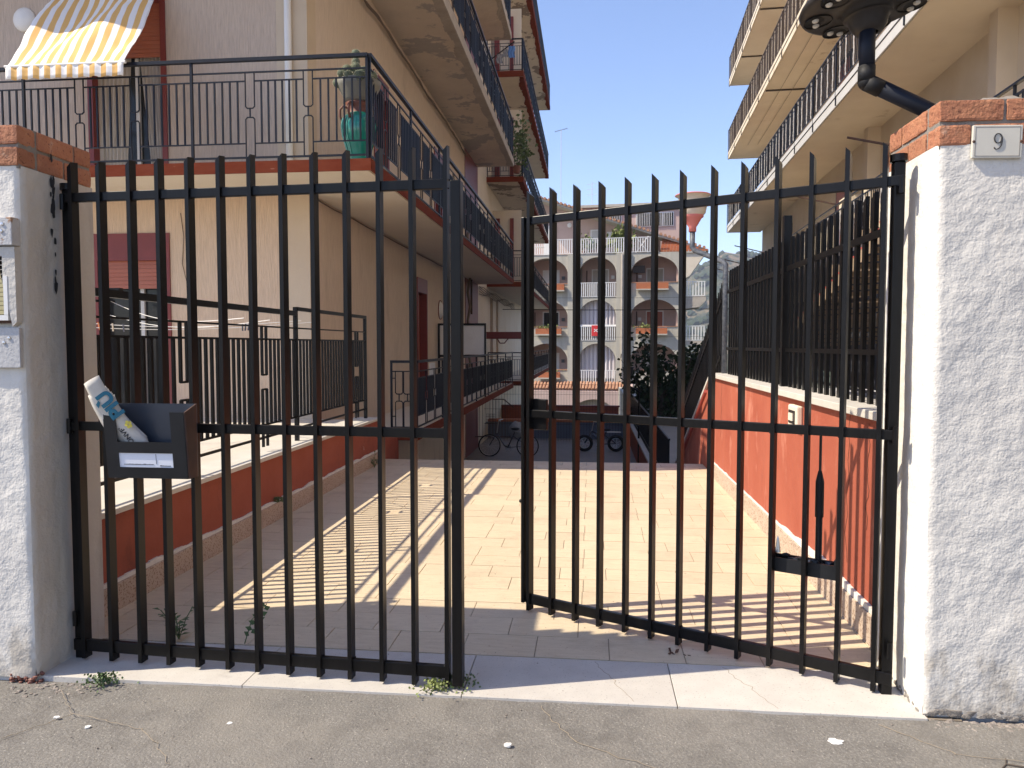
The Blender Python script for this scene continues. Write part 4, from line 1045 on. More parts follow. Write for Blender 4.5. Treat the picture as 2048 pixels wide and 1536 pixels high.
# openings of the right facade, columns, air conditioner
for yy in (15.5, 22.0, 29.5):
    for z0 in (3.6, 7.1, 10.5):
        w_ = MB(); rbx(w_, CW - .05, CW - .001, yy, yy + 1.3, z0, z0 + 2.45); fo = w_.obj('window_frame', 'brownrail', rb)
        w_ = MB(); rbx(w_, CW - .06, CW - .051, yy + .1, yy + 1.2, z0 + .05, z0 + 2.3); w_.obj('pane', 'shutter', fo)
for yy in (11.5, 13.0, 19.5): rbx(MB(), CW - .3, CW - .001, yy, yy + .28, 3.55, 6.75).obj('pilaster', 'rsoffit', rb)
wsh = MB(); rbx(wsh, CW - .12, CW - .002, 8.2, 11.0, 4.7, 6.0); wsh.obj('window_frame', 'alu', rb)
ac = thing('air_conditioner', tuple(MR @ Vector((CW - .3, 20.3, 4.5))), 'beige air conditioner unit on the right facade under the soffit', 'air conditioner')
MA = MR @ T((CW - .42, 20.6, 4.75))
MB().box(0, .38, 0, .9, 0, .62, MA).obj('casing', 'cream', ac, bevel=.02)
MB().lathe([(.24, 0), (.26, .015), (.2, .02), (.02, .02), (0, .03)], (0, 0, 0), 20, MA @ T((-.001, .35, .3)) @ Matrix.Rotation(R(-90), 4, 'Y')).obj('fan_grille', 'dark', ac)
MB().lathe([(0, .02), (.17, .02), (.17, 0)], (0, 0, 0), 16, MA @ T((.19, -.001, .3)) @ Matrix.Rotation(R(90), 4, 'X')).obj('end_grille', 'dark', ac)
MB().box(-.02, .42, -.03, .93, -.05, -.005, MA).obj('bracket', 'rust', ac)

# canopy of boards and dark annex behind right fence
cn = thing('board_canopy', (3.5, 9, 2), 'sloping canopy of weathered boards with red ends behind the black fence', 'canopy')
for k in range(22):
    y0 = 6.9 + k * .215; z0 = 2.75 - k * .062
    MB().prism([(2.75, z0 - .0), (4.9, z0 + .10), (4.9, z0 + .14), (2.75, z0 + .045)], 1, y0 + .006, y0 + .209).obj('board', 'wood', cn)
    MB().box(2.735, 2.748, y0 + .004, y0 + .206, z0 - .10, z0 + .03).obj('board_end', 'wood', cn); MB().box(2.732, 2.75, y0 + .004, y0 + .206, z0 + .032, z0 + .05).obj('drip_edge', 'redtip', cn)
for k in range(5): MB().box(2.82, 4.9, 7.1 + k * 1.05, 7.2 + k * 1.05, 1.78 + (4 - k) * .26 + .0, 1.92 + (4 - k) * .26).obj('rafter', 'wood', cn)
MB().box(2.85, 2.95, 11.3, 11.4, .75, 1.75).obj('support_post', 'white', cn); MB().box(2.85, 2.95, 7.2, 7.3, .75, 2.6).obj('support_post', 'white', cn)
an = thing('annex', (5, 9, .7), 'dark low annex with a grey door under the board canopy', 'building')
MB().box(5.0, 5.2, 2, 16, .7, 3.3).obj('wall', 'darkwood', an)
for k in range(3): MB().box(4.96, 4.998, 5.6 + k * 1.3, 6.6 + k * 1.3, .8, 2.1).obj('door', 'greydoor', an)
ch2 = thing('wooden_rail', (4, 7, .8), 'pale wooden rail lying low behind the black fence', 'rail')
MB().box(3.0, 3.06, 4.8, 6.6, 1.26, 1.36).obj('top_board', 'cream', ch2)
for yy in (4.9, 5.7, 6.5): MB().box(3.0, 3.06, yy, yy + .06, .75, 1.26).obj('leg', 'cream', ch2)

# ------------------------------------------------------------------ lamps
lm = thing('street_lamp', (1.2, 3.5, 2.4), 'black round solar lamp on a bent arm above the right pillar', 'street lamp')
HC = (1.2, 3.52, 2.985)
tilt = T(HC) @ Matrix.Rotation(R(-6), 4, 'Y') @ Matrix.Rotation(R(-4), 4, 'X')
MB().lathe([(.05, -.045), (.09, -.05), (.105, -.03), (.11, -.012), (.17, -.008), (.25, -.004), (.272, .006), (.278, .02), (.27, .034), (.2, .06), (.1, .075), (0, .08)], (0, 0, 0), 48, tilt).obj('lamp_head', 'lamphead', lm, smooth=True)
MB().lathe([(.035, -.12), (.055, -.115), (.075, -.09), (.085, -.052), (.1, -.046)], (0, 0, 0), 32, tilt).obj('collar', 'lamphead', lm, smooth=True)
for k in range(7):
    a = R(k * 360 / 7 + 8)
    cxx, cyy = .2 * math.cos(a), .2 * math.sin(a)
    MB().lathe([(.058, -.012), (.062, -.013), (.058, -.006), (.0, -.0095)], (0, 0, 0), 20, tilt @ T((cxx, cyy, 0))).obj('lamp_ring', 'rubber', lm, smooth=True)
    for s in (-1, 1):
        px, py = cxx - s * .026 * math.sin(a) + .01 * math.cos(a), cyy + s * .026 * math.cos(a) + .01 * math.sin(a)
        MB().lathe([(.015, -.011), (.014, -.018), (.008, -.022), (0, -.023)], (0, 0, 0), 14, tilt @ T((px, py, 0))).obj('led_lens', 'led', lm, smooth=True)
MB().box(-.135, -.1, -.175, -.14, -.0135, -.0125, tilt).obj('sticker', 'card', lm)
MB().tube([(1.2, 3.5, 2.93), (1.2, 3.5, 2.665)], .033, 20).obj('neck', 'blueblack', lm, smooth=True)
MB().tube([(1.2, 3.5, 2.655), (1.75, 3.52, 2.385)], .0345, 20).obj('arm', 'blueblack', lm, smooth=True)
MB().tube([(1.2, 3.5, 2.72), (1.2, 3.5, 2.652)], .0362, 20).tube([(1.2, 3.5, 2.652), (1.262, 3.502, 2.6215)], .0362, 20).ico((1.2, 3.5, 2.653), .0358, 3).obj('elbow', 'rubber', lm, smooth=True)

def funnel_lamp(c, label, s=1., mh=('pink', 'opal', 'pink', 'greyblue'), legs=None):
    l = thing('post_lamp', legs[-1], label, 'street lamp')
    x, y, z = c
    MB().lathe([(.205 * s, .235 * s), (.212 * s, .24 * s), (.20 * s, .25 * s), (0, .26 * s)], c, 32).obj('lid', mh[0], l, smooth=True)
    MB().lathe([(.205 * s, .235 * s), (.17 * s, .22 * s), (.168 * s, .12 * s), (.15 * s, .03 * s), (.12 * s, .0)], c, 32).obj('diffuser', mh[1], l, smooth=True)
    MB().lathe([(.128 * s, .01 * s), (.128 * s, -.015 * s), (.105 * s, -.03 * s), (.06 * s, -.11 * s), (.045 * s, -.13 * s), (.045 * s, -.185 * s), (.0, -.185 * s)], c, 28).obj('funnel', mh[2], l, smooth=True)
    MB().tube(legs, .032 * s, 14).obj('pole', mh[3], l, smooth=True)
    return l
funnel_lamp((1.18, 9.0, 3.0), 'pink and opal funnel lamp on a bent grey pole at the wall end', .98,
            legs=[(1.18, 9.0, 2.83), (1.18, 9.0, 2.64), (1.21, 8.99, 2.6), (1.50, 8.82, 2.45), (1.53, 8.8, 2.41), (1.53, 8.8, 1.17)])
funnel_lamp((1.0, 20, .72), 'dark funnel lamp on a short bent pole down in the yard', .8, ('black', 'lamphead', 'black', 'black'),
            legs=[(1.0, 20, .6), (1.0, 20, .45), (1.05, 20, .4), (1.25, 20, .3), (1.29, 20, .25), (1.29, 20, -1.75)])

# ------------------------------------------------------------------ yard: bicycles, walls, mesh fence, tree
yw = thing('garden_wall', (1.35, 20, -1.75), 'low red wall with pale coping along the right of the shaded yard', 'wall')
MB().box(1.3, 1.42, 12.95, 26, -1.75, -1.02).obj('wall_face', 'redwall_l', yw)
MB().box(1.24, 1.46, 12.9, 26.05, -1.018, -.97).obj('coping', 'coping', yw)
yr = thing('yard_railing', (1.38, 20, -.97), 'black railing on the low red yard wall', 'railing')
MB().bar((1.36, 13, -.12), (1.36, 26, -.12), .03, .03).bar((1.36, 13, -.85), (1.36, 26, -.85), .02, .02).obj('rail', 'black', yr)
bb = MB().box(-.008, .008, -.015, .015, 0, .85).mesh('upright', M['black'])
for k in range(100): put('upright', bb, yr, T((1.36, 13.05 + k * .13, -.97)))
bw = thing('yard_end_wall', (-1.5, 30, -2), 'dark red wall closing the far end of the yard', 'wall')
MB().box(-6, 1.15, 30, 30.25, -5, -.97).obj('wall_face', 'redwall_l', bw)
MB().box(-6, 1.18, 29.96, 30.28, -.969, -.92).obj('coping', 'maroon', bw)
lo = thing('planter_wall', (-1.5, 26, -1.7), 'low blue grey wall with an orange band behind the bicycles', 'wall')
MB().box(-5, 1.2, 26.0, 26.3, -1.75, -1.18).obj('wall_face', 'bluewall', lo)
MB().box(-5, 1.2, 25.97, 26.33, -1.178, -1.1).obj('top_band', 'orangetile', lo)
mf = thing('mesh_fence', (-1.5, 25, -1.7), 'thin wire mesh fence across the yard behind the bicycles', 'fence')
w_ = MB(); x = -3.9
while x < 1.2: w_.bar((x, 25, -1.72), (x, 25, .2), .006, .006); x += .095
for z in (-1.65, -1.15, -.65, -.15, .18): w_.bar((-3.9, 25, z), (1.2, 25, z), .008, .008)
w_.obj('wire_mesh', 'black', mf)
for x in (-3.9, -1.3, 1.2): MB().box(x - .02, x + .02, 24.98, 25.02, -1.75, .25).obj('post', 'black', mf)
gs = thing('grille_gate', (-3, 22.5, -1.7), 'dark steel stair gate with thin bars under the left balcony', 'gate')
fr = MB().bar((-3.5, 22.6, -.15), (-2.6, 22.6, -.15), .03, .03).bar((-2.6, 22.6, -.15), (-2.3, 22.6, -.4), .03, .03).bar((-3.5, 22.6, -1.3), (-2.4, 22.6, -1.3), .03, .03)
fr.obj('frame', 'rust', gs)
for k in range(10): MB().bar((-3.45 + k * .1, 22.6, -1.3), (-3.45 + k * .1, 22.6, -.15), .012, .012).obj('bar', 'rust', gs)

def bicycle(loc, rz, label, wheel_r, tyre, base, fat=False, step=False):
    b = thing('bicycle', loc, label, 'bicycle')
    MM = T(loc) @ rotz(rz)
    def P(x, y, z): return MM @ Vector((x, y, z))
    for wx in (-base / 2, base / 2):
        wr = MB(); ring = [P(wx + (wheel_r - tyre) * math.cos(a), 0, wheel_r + (wheel_r - tyre) * math.sin(a)) for a in [k * math.pi / 18 for k in range(37)]]
        wr.tube(ring, tyre, 8); wo_ = wr.obj('wheel', 'rubber', b, smooth=True)
        MB().tube([P(wx + (wheel_r - 2 * tyre) * math.cos(a), 0, wheel_r + (wheel_r - 2 * tyre) * math.sin(a)) for a in [k * math.pi / 18 for k in range(37)]], .009, 6).obj('rim', 'steel', wo_)
        sp = MB()
        for k in range(14 if not fat else 7):
            a = k * 6.283 / (14 if not fat else 7); sp.tube([P(wx, 0, wheel_r), P(wx + (wheel_r - 2 * tyre) * math.cos(a), 0, wheel_r + (wheel_r - 2 * tyre) * math.sin(a))], .002 if not fat else .008, 4)
        sp.obj('spokes', 'steel', wo_)
    h = wheel_r
    r_ = .018 if not fat else .028
    F_ = MB(); bb_ = P(.02, 0, h * .85); seat = P(-.18, 0, h * 2.2 if not fat else h * 2.3); head = P(base / 2 - .22, 0, h * 2.1 if not fat else h * 2.4)
    if step: F_.tube([head, P(.12, 0, h * 1.0), bb_], r_, 8)
    else: F_.tube([P(base / 2 - .24, 0, h * 2.0), P(.05, 0, h * 1.45), bb_], r_ * 1.3, 8); F_.tube([head, seat.lerp(bb_, .3)], r_, 8)
    F_.tube([seat, bb_], r_, 8); F_.tube([bb_, P(-base / 2, .05, h)], r_ * .6, 6); F_.tube([seat.lerp(bb_, .25), P(-base / 2, .05, h)], r_ * .6, 6)
    F_.tube([head, P(base / 2, 0, h)], r_ * .8, 6)
    F_.obj('frame', 'bikeblue', b, smooth=True)
    MB().tube([head, P(base / 2 - .27, 0, h * 2.1 + .35), P(base / 2 - .30, .0, h * 2.1 + .38)], .014, 6).tube([P(base / 2 - .36, -.28, h * 2.1 + .38), P(base / 2 - .27, 0, h * 2.1 + .38), P(base / 2 - .36, .28, h * 2.1 + .38)], .014, 6).obj('handlebar', 'steel', b)
    MB().ico(P(-.2, 0, h * 2.2 + .1), .1, 2, (1.3, .8, .4)).obj('saddle', 'rubber', b, smooth=True)
    MB().bar(P(-base / 2 - .15, 0, h * 2 + .08), P(-.2, 0, h * 2 + .08), .12, .015).obj('carrier', 'steel', b)
    MB().lathe([(.1, -.008), (.1, .008), (0, .008)], (0, 0, 0), 16, MM @ T((.02, -.04, h * .85)) @ Matrix.Rotation(R(90), 4, 'X')).obj('chainring', 'steel', b)
    MB().tube([P(.02, -.08, h * .85), P(.1, -.1, h * .85 - .12)], .01, 6).obj('pedal_crank', 'steel', b)
    return b, MM
b1, MB1 = bicycle((-2.35, 21.6, -1.76), R(180), 'dark step-through bicycle with a basket parked under the left balcony', .33, .02, 1.12, step=True)
bk = MB()
for k in range(9): bk.bar(MB1 @ Vector((.42 + k * .03, -.14, 1.0)), MB1 @ Vector((.42 + k * .03, -.14, 1.24)), .006, .006)
for z in (1.0, 1.08, 1.16, 1.24): bk.bar(MB1 @ Vector((.42, -.14, z)), MB1 @ Vector((.68, -.14, z)), .006, .006)
bk.box(.42, .68, -.14, .14, .99, 1.0, MB1).obj('basket', 'black', b1)
bicycle((.32, 22.9, -1.75), R(182), 'black fat-tyred folding electric bicycle in the middle of the yard', .26, .05, .95, fat=True)
bs = thing('rubbish_bag', (-2.1, 21.9, -1.7), 'pale plastic bag hanging beside the parked bicycle', 'bag')
MB().ico((-2.15, 21.85, -1.0), .22, 3, (1, .6, 1.2), .06).obj('bag_body', 'greycloth', bs, smooth=True)
st_ = thing('bicycle_stack', (-1.65, 22.2, -1.7), 'second bicycle with a wheel turned behind the gate free edge', 'bicycle') if False else None

# tree
tre = thing('broadleaf_tree', (2.4, 24.5, -2.2), 'dark broad-leaved tree in the shade below the arched building', 'tree')
tk = MB(); limbs = []
tk.tube([(2.35, 24.5, -2.6), (2.3, 24.5, -1.7), (2.2, 24.5, -1.0), (2.3, 24.4, -.2)], [.13, .11, .09, .06], 8)
for k in range(15):
    a = random.uniform(0, 6.28); z0 = random.uniform(-1.4, -.1); L_ = random.uniform(.7, 1.6)
    p0 = Vector((2.25, 24.5, z0)); p1 = p0 + Vector((math.cos(a) * L_ * .6, math.sin(a) * L_ * .5, L_ * .45)); p2 = p1 + Vector((math.cos(a) * L_ * .3, math.sin(a) * .3, L_ * .6))
    tk.tube([p0, p1, p2], [.045, .03, .012], 6); limbs += [p1, p2, p0.lerp(p1, .6), p1.lerp(p2, .5)]
for xx_, zt_ in ((1.75, 1.55), (3.3, 1.2), (2.1, .9), (3.8, .8), (1.5, .2)):
    tk.tube([(2.3, 24.4, -.9), ((2.3 + xx_) / 2 + .1, 24.4, (zt_ - .9) / 2), (xx_, 24.4, zt_)], [.05, .03, .01], 6)
    for q in range(5): limbs.append(Vector((xx_ + random.uniform(-.12, .12) + (2.3 - xx_) * q * .1, 24.4 + random.uniform(-.2, .2), zt_ - q * .22)))
tk.obj('trunk', 'bark', tre)
cr_ = MB()
for p in limbs:
    leafy(cr_, p, 34, (.2, .2, .2), .22, .1)
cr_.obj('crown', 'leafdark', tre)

# cables across
for k, (z, y, r_, lab) in enumerate(((2.93, 30, .014, 'thick black cable strung across above the yard in front of the arches'), (3.65, 34, .006, 'thin upper wire stretched across in front of the arched building'), (1.9, 34, .006, 'thin lower wire stretched across in front of the arched building'))):
    pts = [(-3.5 + i * 1.1, y, z - .05 * math.sin(i / 9 * 3.14)) for i in range(10)]
    tag(MB().tube(pts, r_, 5).obj('overhead_cable', 'black'), lab, 'cable')

# ------------------------------------------------------------------ arched building
ab = thing('arched_building', (1, 55, -5), 'grey concrete building with stacked arched loggias at the end of the drive', 'building')
AY = 55.
def arch(x0, x1, zs, za, zt, y0, y1, name, m, parent, n_=18):
    """spandrel over an elliptical arch"""
    cx, hw = (x0 + x1) / 2, (x1 - x0) / 2; mb = MB(); top = []; 
    pts = [(cx - hw * math.cos(math.pi * i / n_), zs + (za - zs) * math.sin(math.pi * i / n_)) for i in range(n_ + 1)]
    vs = []
    for yv in (y0, y1):
        for (x, z) in pts: vs.append((x, yv, z))
        for (x, z) in pts: vs.append((x, yv, zt))
    k = n_ + 1; fs = []
    for i in range(n_):
        fs.append((i, i + 1, k + i + 1, k + i)); fs.append((2 * k + i, 3 * k + i, 3 * k + i + 1, 2 * k + i + 1))
        fs.append((i, 2 * k + i, 2 * k + i + 1, i + 1)); fs.append((k + i, k + i + 1, 3 * k + i + 1, 3 * k + i))
    fs += [(0, k, 3 * k, 2 * k), (k - 1, 3 * k - 1, 4 * k - 1, 2 * k - 1)]
    return mb.add(vs, fs).obj(name, m, parent)
bays = ((-4.85, -1.66), (-.87, 1.86), (2.87, 6.22))
for a, b in ((-5.4, -4.85), (-1.66, -.87), (1.86, 2.87), (6.22, 6.5)):
    MB().box(a, b, AY - (.12 if a in (-1.66, 1.86) else 0), AY + .45, -5, 8.1).obj('pilaster', 'concrete', ab)
rows = ((4.95, 6.6, 7.85, 8.1), (1.8, 3.5, 4.77, 4.949), (-1.35, .3, 1.6, 1.799))
for fz, zs, za, zt in rows:
    for bi, (a, b) in enumerate(bays):
        arch(a, b, zs, za, zt, AY + .002, AY + .40, 'arch', 'concrete', ab)
        MB().box(a, b, AY + .004, AY + 2.4, fz - .15, fz).obj('loggia_floor', 'concrete', ab)
        if bi != 1:
            MB().box(a, b, AY + .05, AY + .25, fz, fz + 1.0).obj('parapet', 'concrete', ab)
            MB().box(a - .02, b + .02, AY + .0, AY + .3, fz + 1.002, fz + 1.05).obj('parapet_cap', 'rooftile', ab)
        # back wall with a door
        cx = (a + b) / 2
        wall_y(a, b, AY + 2.2, AY + 2.4, fz, zt, [(cx - .65, cx + .65, fz, fz + 2.25)], 'back_wall', 'pinkwall', ab)
        dfr = MB().box(cx - .65, cx - .57, AY + 2.15, AY + 2.3, fz, fz + 2.25).box(cx + .57, cx + .65, AY + 2.15, AY + 2.3, fz, fz + 2.25).box(cx - .57, cx + .57, AY + 2.15, AY + 2.3, fz + 2.17, fz + 2.25).obj('door_frame', 'white', ab)
        dm = ('white', 'curtain', 'concrete', 'dark', 'white', 'shutter', 'white', 'curtain', 'white')[(bi + rows.index((fz, zs, za, zt)) * 3) % 9]
        MB().box(cx - .57, cx + .57, AY + 2.31, AY + 2.33, fz, fz + 2.17).obj('door_panel', dm, dfr)
        sx = cx + (.95 if bi != 2 else -1.1)
        MB().box(sx - .12, sx + .12, AY + 2.05, AY + 2.19, fz + 1.5, fz + 1.75).obj('wall_lamp', 'white' if bi else 'greydoor', ab)
        if bi == 2 and fz > 4: MB().box(a + .1, a + .95, AY + 1.7, AY + 2.1, fz + 1.9, fz + 2.4).obj('cooling_unit', 'greydoor', ab)
        MB().tube([(a + .35, AY + 2.15, fz), (a + .35, AY + 2.15, zs + .5)], .04, 6).obj('conduit', 'rust', ab)
def white_rail(parent, x0, x1, y, z0, h=.95, sp=.15, w=.035):
    f_ = MB().bar((x0, y, z0 + h), (x1, y, z0 + h), .05, .05).obj('railing', 'white', parent); MB().bar((x0, y, z0 + .05), (x1, y, z0 + .05), .03, .04).obj('bottom_rail', 'white', f_)
    sl = MB().box(-w, w, -.012, .012, .08, h - .026).mesh('rail_slat', M['white']); x = x0 + sp / 2
    while x < x1: put('rail_slat', sl, f_, T((x, y, z0))); x += sp
white_rail(ab, -.87, 1.86, AY - .02, 4.95, 1.05); white_rail(ab, -.87, 1.86, AY - .02, 1.8, 1.05); white_rail(ab, -.87, 1.86, AY - .02, -1.35, 1.0, .17)
white_rail(ab, -5.2, 4.85, AY - .04, 8.1, 1.08, .17)
for x_ in (-4.86, -1.27, 2.36, 6.34): MB().box(x_ - .25, x_ + .25, AY + .45, AY + 2.42, -5, 8.0).obj('partition', 'pinkwall', ab)
MB().box(-5.4, 6.5, AY + 2.45, AY + 8, -5, 7.94).obj('body', 'concrete', ab)
# curtains in two middle arches
for z0, z1 in ((2.9, 4.75), (-.95, 1.58)):
    vs = []
    for j in range(2):
        for i in range(61): vs.append((-.87 + 2.73 * i / 60, AY + .46 + .05 * math.sin(i * 1.1), z0 if j == 0 else z1))
    MB().add(vs, [(i, i + 1, 62 + i, 61 + i) for i in range(60)]).obj('curtain', 'stripecurtain', ab, smooth=True)
MB().box(-.87, 1.86, AY + .0, AY + .06, 2.86, 2.98).obj('awning_bar', 'white', ab)
MB().tube([(2.3, AY - .2, 8.0), (2.3, AY - .2, -1.2)], .07, 8).obj('downpipe', 'roughedge', ab)
# planters
for x0, x1, z0, gr_ in ((3.3, 5.55, 5.5, 0), (3.3, 5.5, 2.3, 1), (-4.0, -2.1, 2.3, 1), (-3.0, -1.9, 5.5, 0), (-3.8, -2.2, -.9, 1)):
    p_ = thing('window_planter', ((x0 + x1) / 2, AY - .2, z0), {(3.3, 5.5): 'terracotta planter on the top right loggia parapet', (3.3, 2.3): 'terracotta planter with yellowing plants on the middle right parapet',
        (-4.0, 2.3): 'terracotta planter with green plants on the middle left parapet', (-3.0, 5.5): 'short terracotta planter on the top left parapet', (-3.8, -.9): 'terracotta planter on the lowest left parapet'}[(x0, z0)], 'planter', 'planters on the loggia parapets')
    MB().box(x0, x1, AY - .34, AY - .01, z0, z0 + .4).obj('trough', 'orangetile', p_)
    MB().box(x0 - .02, x1 + .02, AY - .38, AY - .005, z0 - .1, z0 - .005).obj('shelf', 'concrete', p_)
    if gr_:
        g_ = MB(); leafy(g_, (x0 + .7, AY - .18, z0 + .45), 130, (.4, .08, .1), .17, .6); g_.obj('leaves', 'leafpale', p_)
twl = thing('towel', (.4, AY - .08, 2.7), 'red towel with a pale emblem hung over the white middle railing', 'towel')
MB().box(.1, .72, AY - .085, AY - .065, 2.15, 2.92).obj('cloth', 'redcloth', twl)
e_ = MB()
for a in (35, 145): e_.bar((.41 - .15 * math.cos(R(a)), AY - .09, 2.55 - .17 * math.sin(R(a))), (.41 + .15 * math.cos(R(a)), AY - .09, 2.55 + .17 * math.sin(R(a))), .006, .06, (0, 0, 1))
e_.obj('emblem', 'white', twl)
# tiled awning roof
pr = MB()
for x in [-5.2 + k * .24 for k in range(34)]:
    pr.tube([(x, AY - .1, -1.22), (x, AY - 1.0, -1.68)], .1, 6)
pr.obj('porch_tiles', 'rooftile', ab, kind='stuff')
MB().prism([(AY, -1.3), (AY - 1.0, -1.82), (AY - 1.0, -1.9), (AY, -1.9)], 0, -5.3, 3.1).obj('porch', 'pinkwall', ab)
for a, b in ((-4.9, -2.6), (-1.2, 1.9), (3.0, 6.2)):
    arch(a, b, -3.6, -2.4, -1.91, AY - 1.0, AY - .6, 'arch', 'pinkwall', ab)
MB().box(-2.6, -1.2, AY - 1, AY - .6, -5, -1.91).box(1.9, 3.0, AY - 1, AY - .6, -5, -1.91).obj('pier', 'pinkwall', ab)
MB().box(-5.3, 6.3, AY - .3, AY - .1, -5, -1.91).obj('back_wall', 'curtain', ab)
# terrace storey and roof
MB().box(-5.4, 6.3, AY + .01, AY + 8, 7.95, 8.098).obj('terrace_floor', 'concrete', ab)
def rz_(x): return 12.1 - (x + 3.5) * .338
gw = MB().prism([(-5.4, 8.1), (4.9, 8.1), (4.9, rz_(4.9)), (-5.4, rz_(-5.4))], 1, AY + 2.5, AY + 2.7).obj('gable_wall', 'pinkwall', ab)
MB().prism([(-5.6, rz_(-5.6)), (8.3, rz_(8.3)), (8.3, rz_(8.3) + .16), (-5.6, rz_(-5.6) + .16)], 1, AY + .6, AY + 2.8).obj('roof', 'concrete', ab)
tl = MB(); 
for k in range(46):
    x = -5.6 + k * .302; tl.tube([(x, AY + .5, rz_(x) + .22), (x, AY + 2.8, rz_(x) + .22)], .11, 6)
tl.obj('roof_tiles', 'rooftile', ab, kind='stuff')
for x0, x1, z0, z1, m_ in ((-3.9, -2.9, 8.2, 10.6, 'white'), (-.3, .75, 9.0, 10.2, 'alu'), (.95, 1.7, 8.9, 10.0, 'white')):
    wf = MB().box(x0, x1, AY + 2.42, AY + 2.495, z0, z1).obj('window_frame', 'white', ab)
    MB().box(x0 + .1, x1 - .1, AY + 2.40, AY + 2.419, z0 + .1, z1 - .1).obj('pane', m_, wf)
MB().lathe([(0, .08), (.16, .05), (.18, 0)], (0, 0, 0), 14, T((-1.9, AY + 2.5, 10.6)) @ Matrix.Rotation(R(90), 4, 'X')).obj('wall_lamp', 'white', ab)
# orange tile wedge
tw_ = MB()
for r__ in range(9):
    z0 = 8.12 + r__ * .16; y0 = AY + .05 + r__ * .2; xe = min(8.05, 8.3)
    xa = 4.95 + r__ * .02
    xb = min(8.1, (12.1 - z0) / .338 - 3.5 - .2)
    x = xa
    while x < xb: tw_.box(x, x + .2, y0, y0 + .24, z0, z0 + .14); x += .22
tw_.obj('tile_pieces', 'orangetile', ab, kind='stuff')
MB().box(4.9, 8.1, AY + .0, AY + 2.4, 8.0, 8.1).obj('eave', 'concrete', ab)
MB().prism([(6.3, 6.0), (7.0, 6.4), (8.1, 8.0), (6.3, 8.0)], 1, AY + .1, AY + 2).obj('eave_soffit', 'cream', ab)
# side balconies on the right
for z0 in (4.95, 1.8):
    MB().prism([(6.5, z0 - .9), (7.7, z0 - .75), (8.15, z0 - .3), (8.15, z0), (6.5, z0)] if z0 > 4 else [(6.5, z0 - .3), (8.0, z0 - .3), (8.0, z0), (6.5, z0)], 1, AY + .3, AY + 3).obj('side_balcony', 'roughedge', ab)
    white_rail(ab, 6.55, 8.1, AY + .3, z0, 1.05, .2)
MB().box(6.5, 6.8, AY + .5, AY + 3.5, -5, 8).obj('side_wall', 'concrete', ab)
# upper pink storey behind
MB().box(-2.3, 6.6, 58.5, 66, 8, 12.0).obj('upper_wall', 'pinkwall', ab)
MB().box(-3.4, 6.9, 58.2, 66.2, 12.0, 12.2).obj('upper_roof', 'concrete', ab)
for x0, x1, z0, z1 in ((3.1, 5.0, 10.5, 11.45), (5.1, 5.8, 10.5, 11.45), (1.1, 1.9, 10.75, 11.45)):
    wf = MB().box(x0 - .06, x1 + .06, 58.44, 58.495, z0 - .06, z1 + .06).obj('window_frame', 'white', ab)
    MB().box(x0, x1, 58.42, 58.435, z0, z1).obj('pane', 'dark', wf)
    g_ = MB(); x = x0 + .06
    while x < x1: g_.bar((x, 58.38, z0), (x, 58.38, z1), .03, .03); x += .13
    g_.obj('grille', 'white', wf)
# terrace clutter on top
def shrub(c, n_, sp_, size, label, m='leafpale', potm='terracotta'):
    t_ = thing('potted_plant', c, label, 'plant')
    MB().lathe([(.12, 0), (.17, .3), (.15, .3), (0, .25)], c, 12).obj('pot', potm, t_)
    g_ = MB(); leafy(g_, (c[0], c[1], c[2] + .3 + sp_[2] * 1.5), n_, sp_, size, .8); g_.obj('foliage', m, t_)
shrub((2.1, AY + .6, 8.1), 260, (.35, .2, .4), .5, 'spiky yellow green plant rising above the roof terrace railing')
shrub((.1, AY + .3, 8.1), 130, (.2, .15, .2), .25, 'small green plant behind the roof terrace railing', 'leaf')
shrub((-.6, AY + .9, 8.1), 110, (.2, .15, .35), .3, 'loose plant in front of the roof terrace window', 'leafpale')
tt = thing('garden_table', (-4, AY + .8, 8.1), 'white plastic table behind the roof terrace railing', 'table')
MB().box(-4.4, -3.6, AY + .4, AY + 1.1, 8.75, 8.79).obj('tabletop', 'white', tt)
for x in (-4.35, -3.7): MB().box(x, x + .05, AY + .45, AY + .5, 8.1, 8.75).obj('leg', 'white', tt)
rk = thing('folded_drying_rack', (3.7, AY + .2, 8.1), 'white folded drying rack leaning behind the roof terrace railing', 'drying rack')
MB().tube([(3.2, AY + .25, 9.3), (4.1, AY + .25, 8.1)], .03, 5).tube([(4.1, AY + .25, 9.3), (3.2, AY + .25, 8.1)], .03, 5).obj('frame', 'white', rk)
def antenna(x, y, z0, z1, label, n_=5, ang=0.):
    a_ = thing('tv_antenna', (x, y, z0), label, 'antenna')
    MB().tube([(x, y, z0), (x, y, z1)], .022, 6).obj('mast', 'alu', a_)
    MB().bar((x - .5, y, z1 - .1), (x + .5, y, z1 + .1), .03, .03).obj('boom', 'greydoor', a_)
    for k in range(n_): MB().bar((x - .45 + k * .9 / (n_ - 1), y - .25, z1 - .09 + k * .18 / (n_ - 1)), (x - .45 + k * .9 / (n_ - 1), y + .25, z1 - .09 + k * .18 / (n_ - 1)), .012, .012).obj('element', 'greydoor', a_)
antenna(-2.8, 59, 12.2, 18.2, 'tall television antenna standing clear against the sky beside the left blocks', 5)
a_ = thing('tv_antenna', (-.36, 59, 12.2), 'small thin antenna on the roof of the arched building', 'antenna')
MB().tube([(-.36, 59, 12.2), (-.36, 59, 14.1)], .02, 6).obj('mast', 'alu', a_)
for z in (13.1, 13.5, 13.9): MB().bar((-.75, 59, z), (.0, 59, z + .08), .02, .02).obj('element', 'alu', a_)
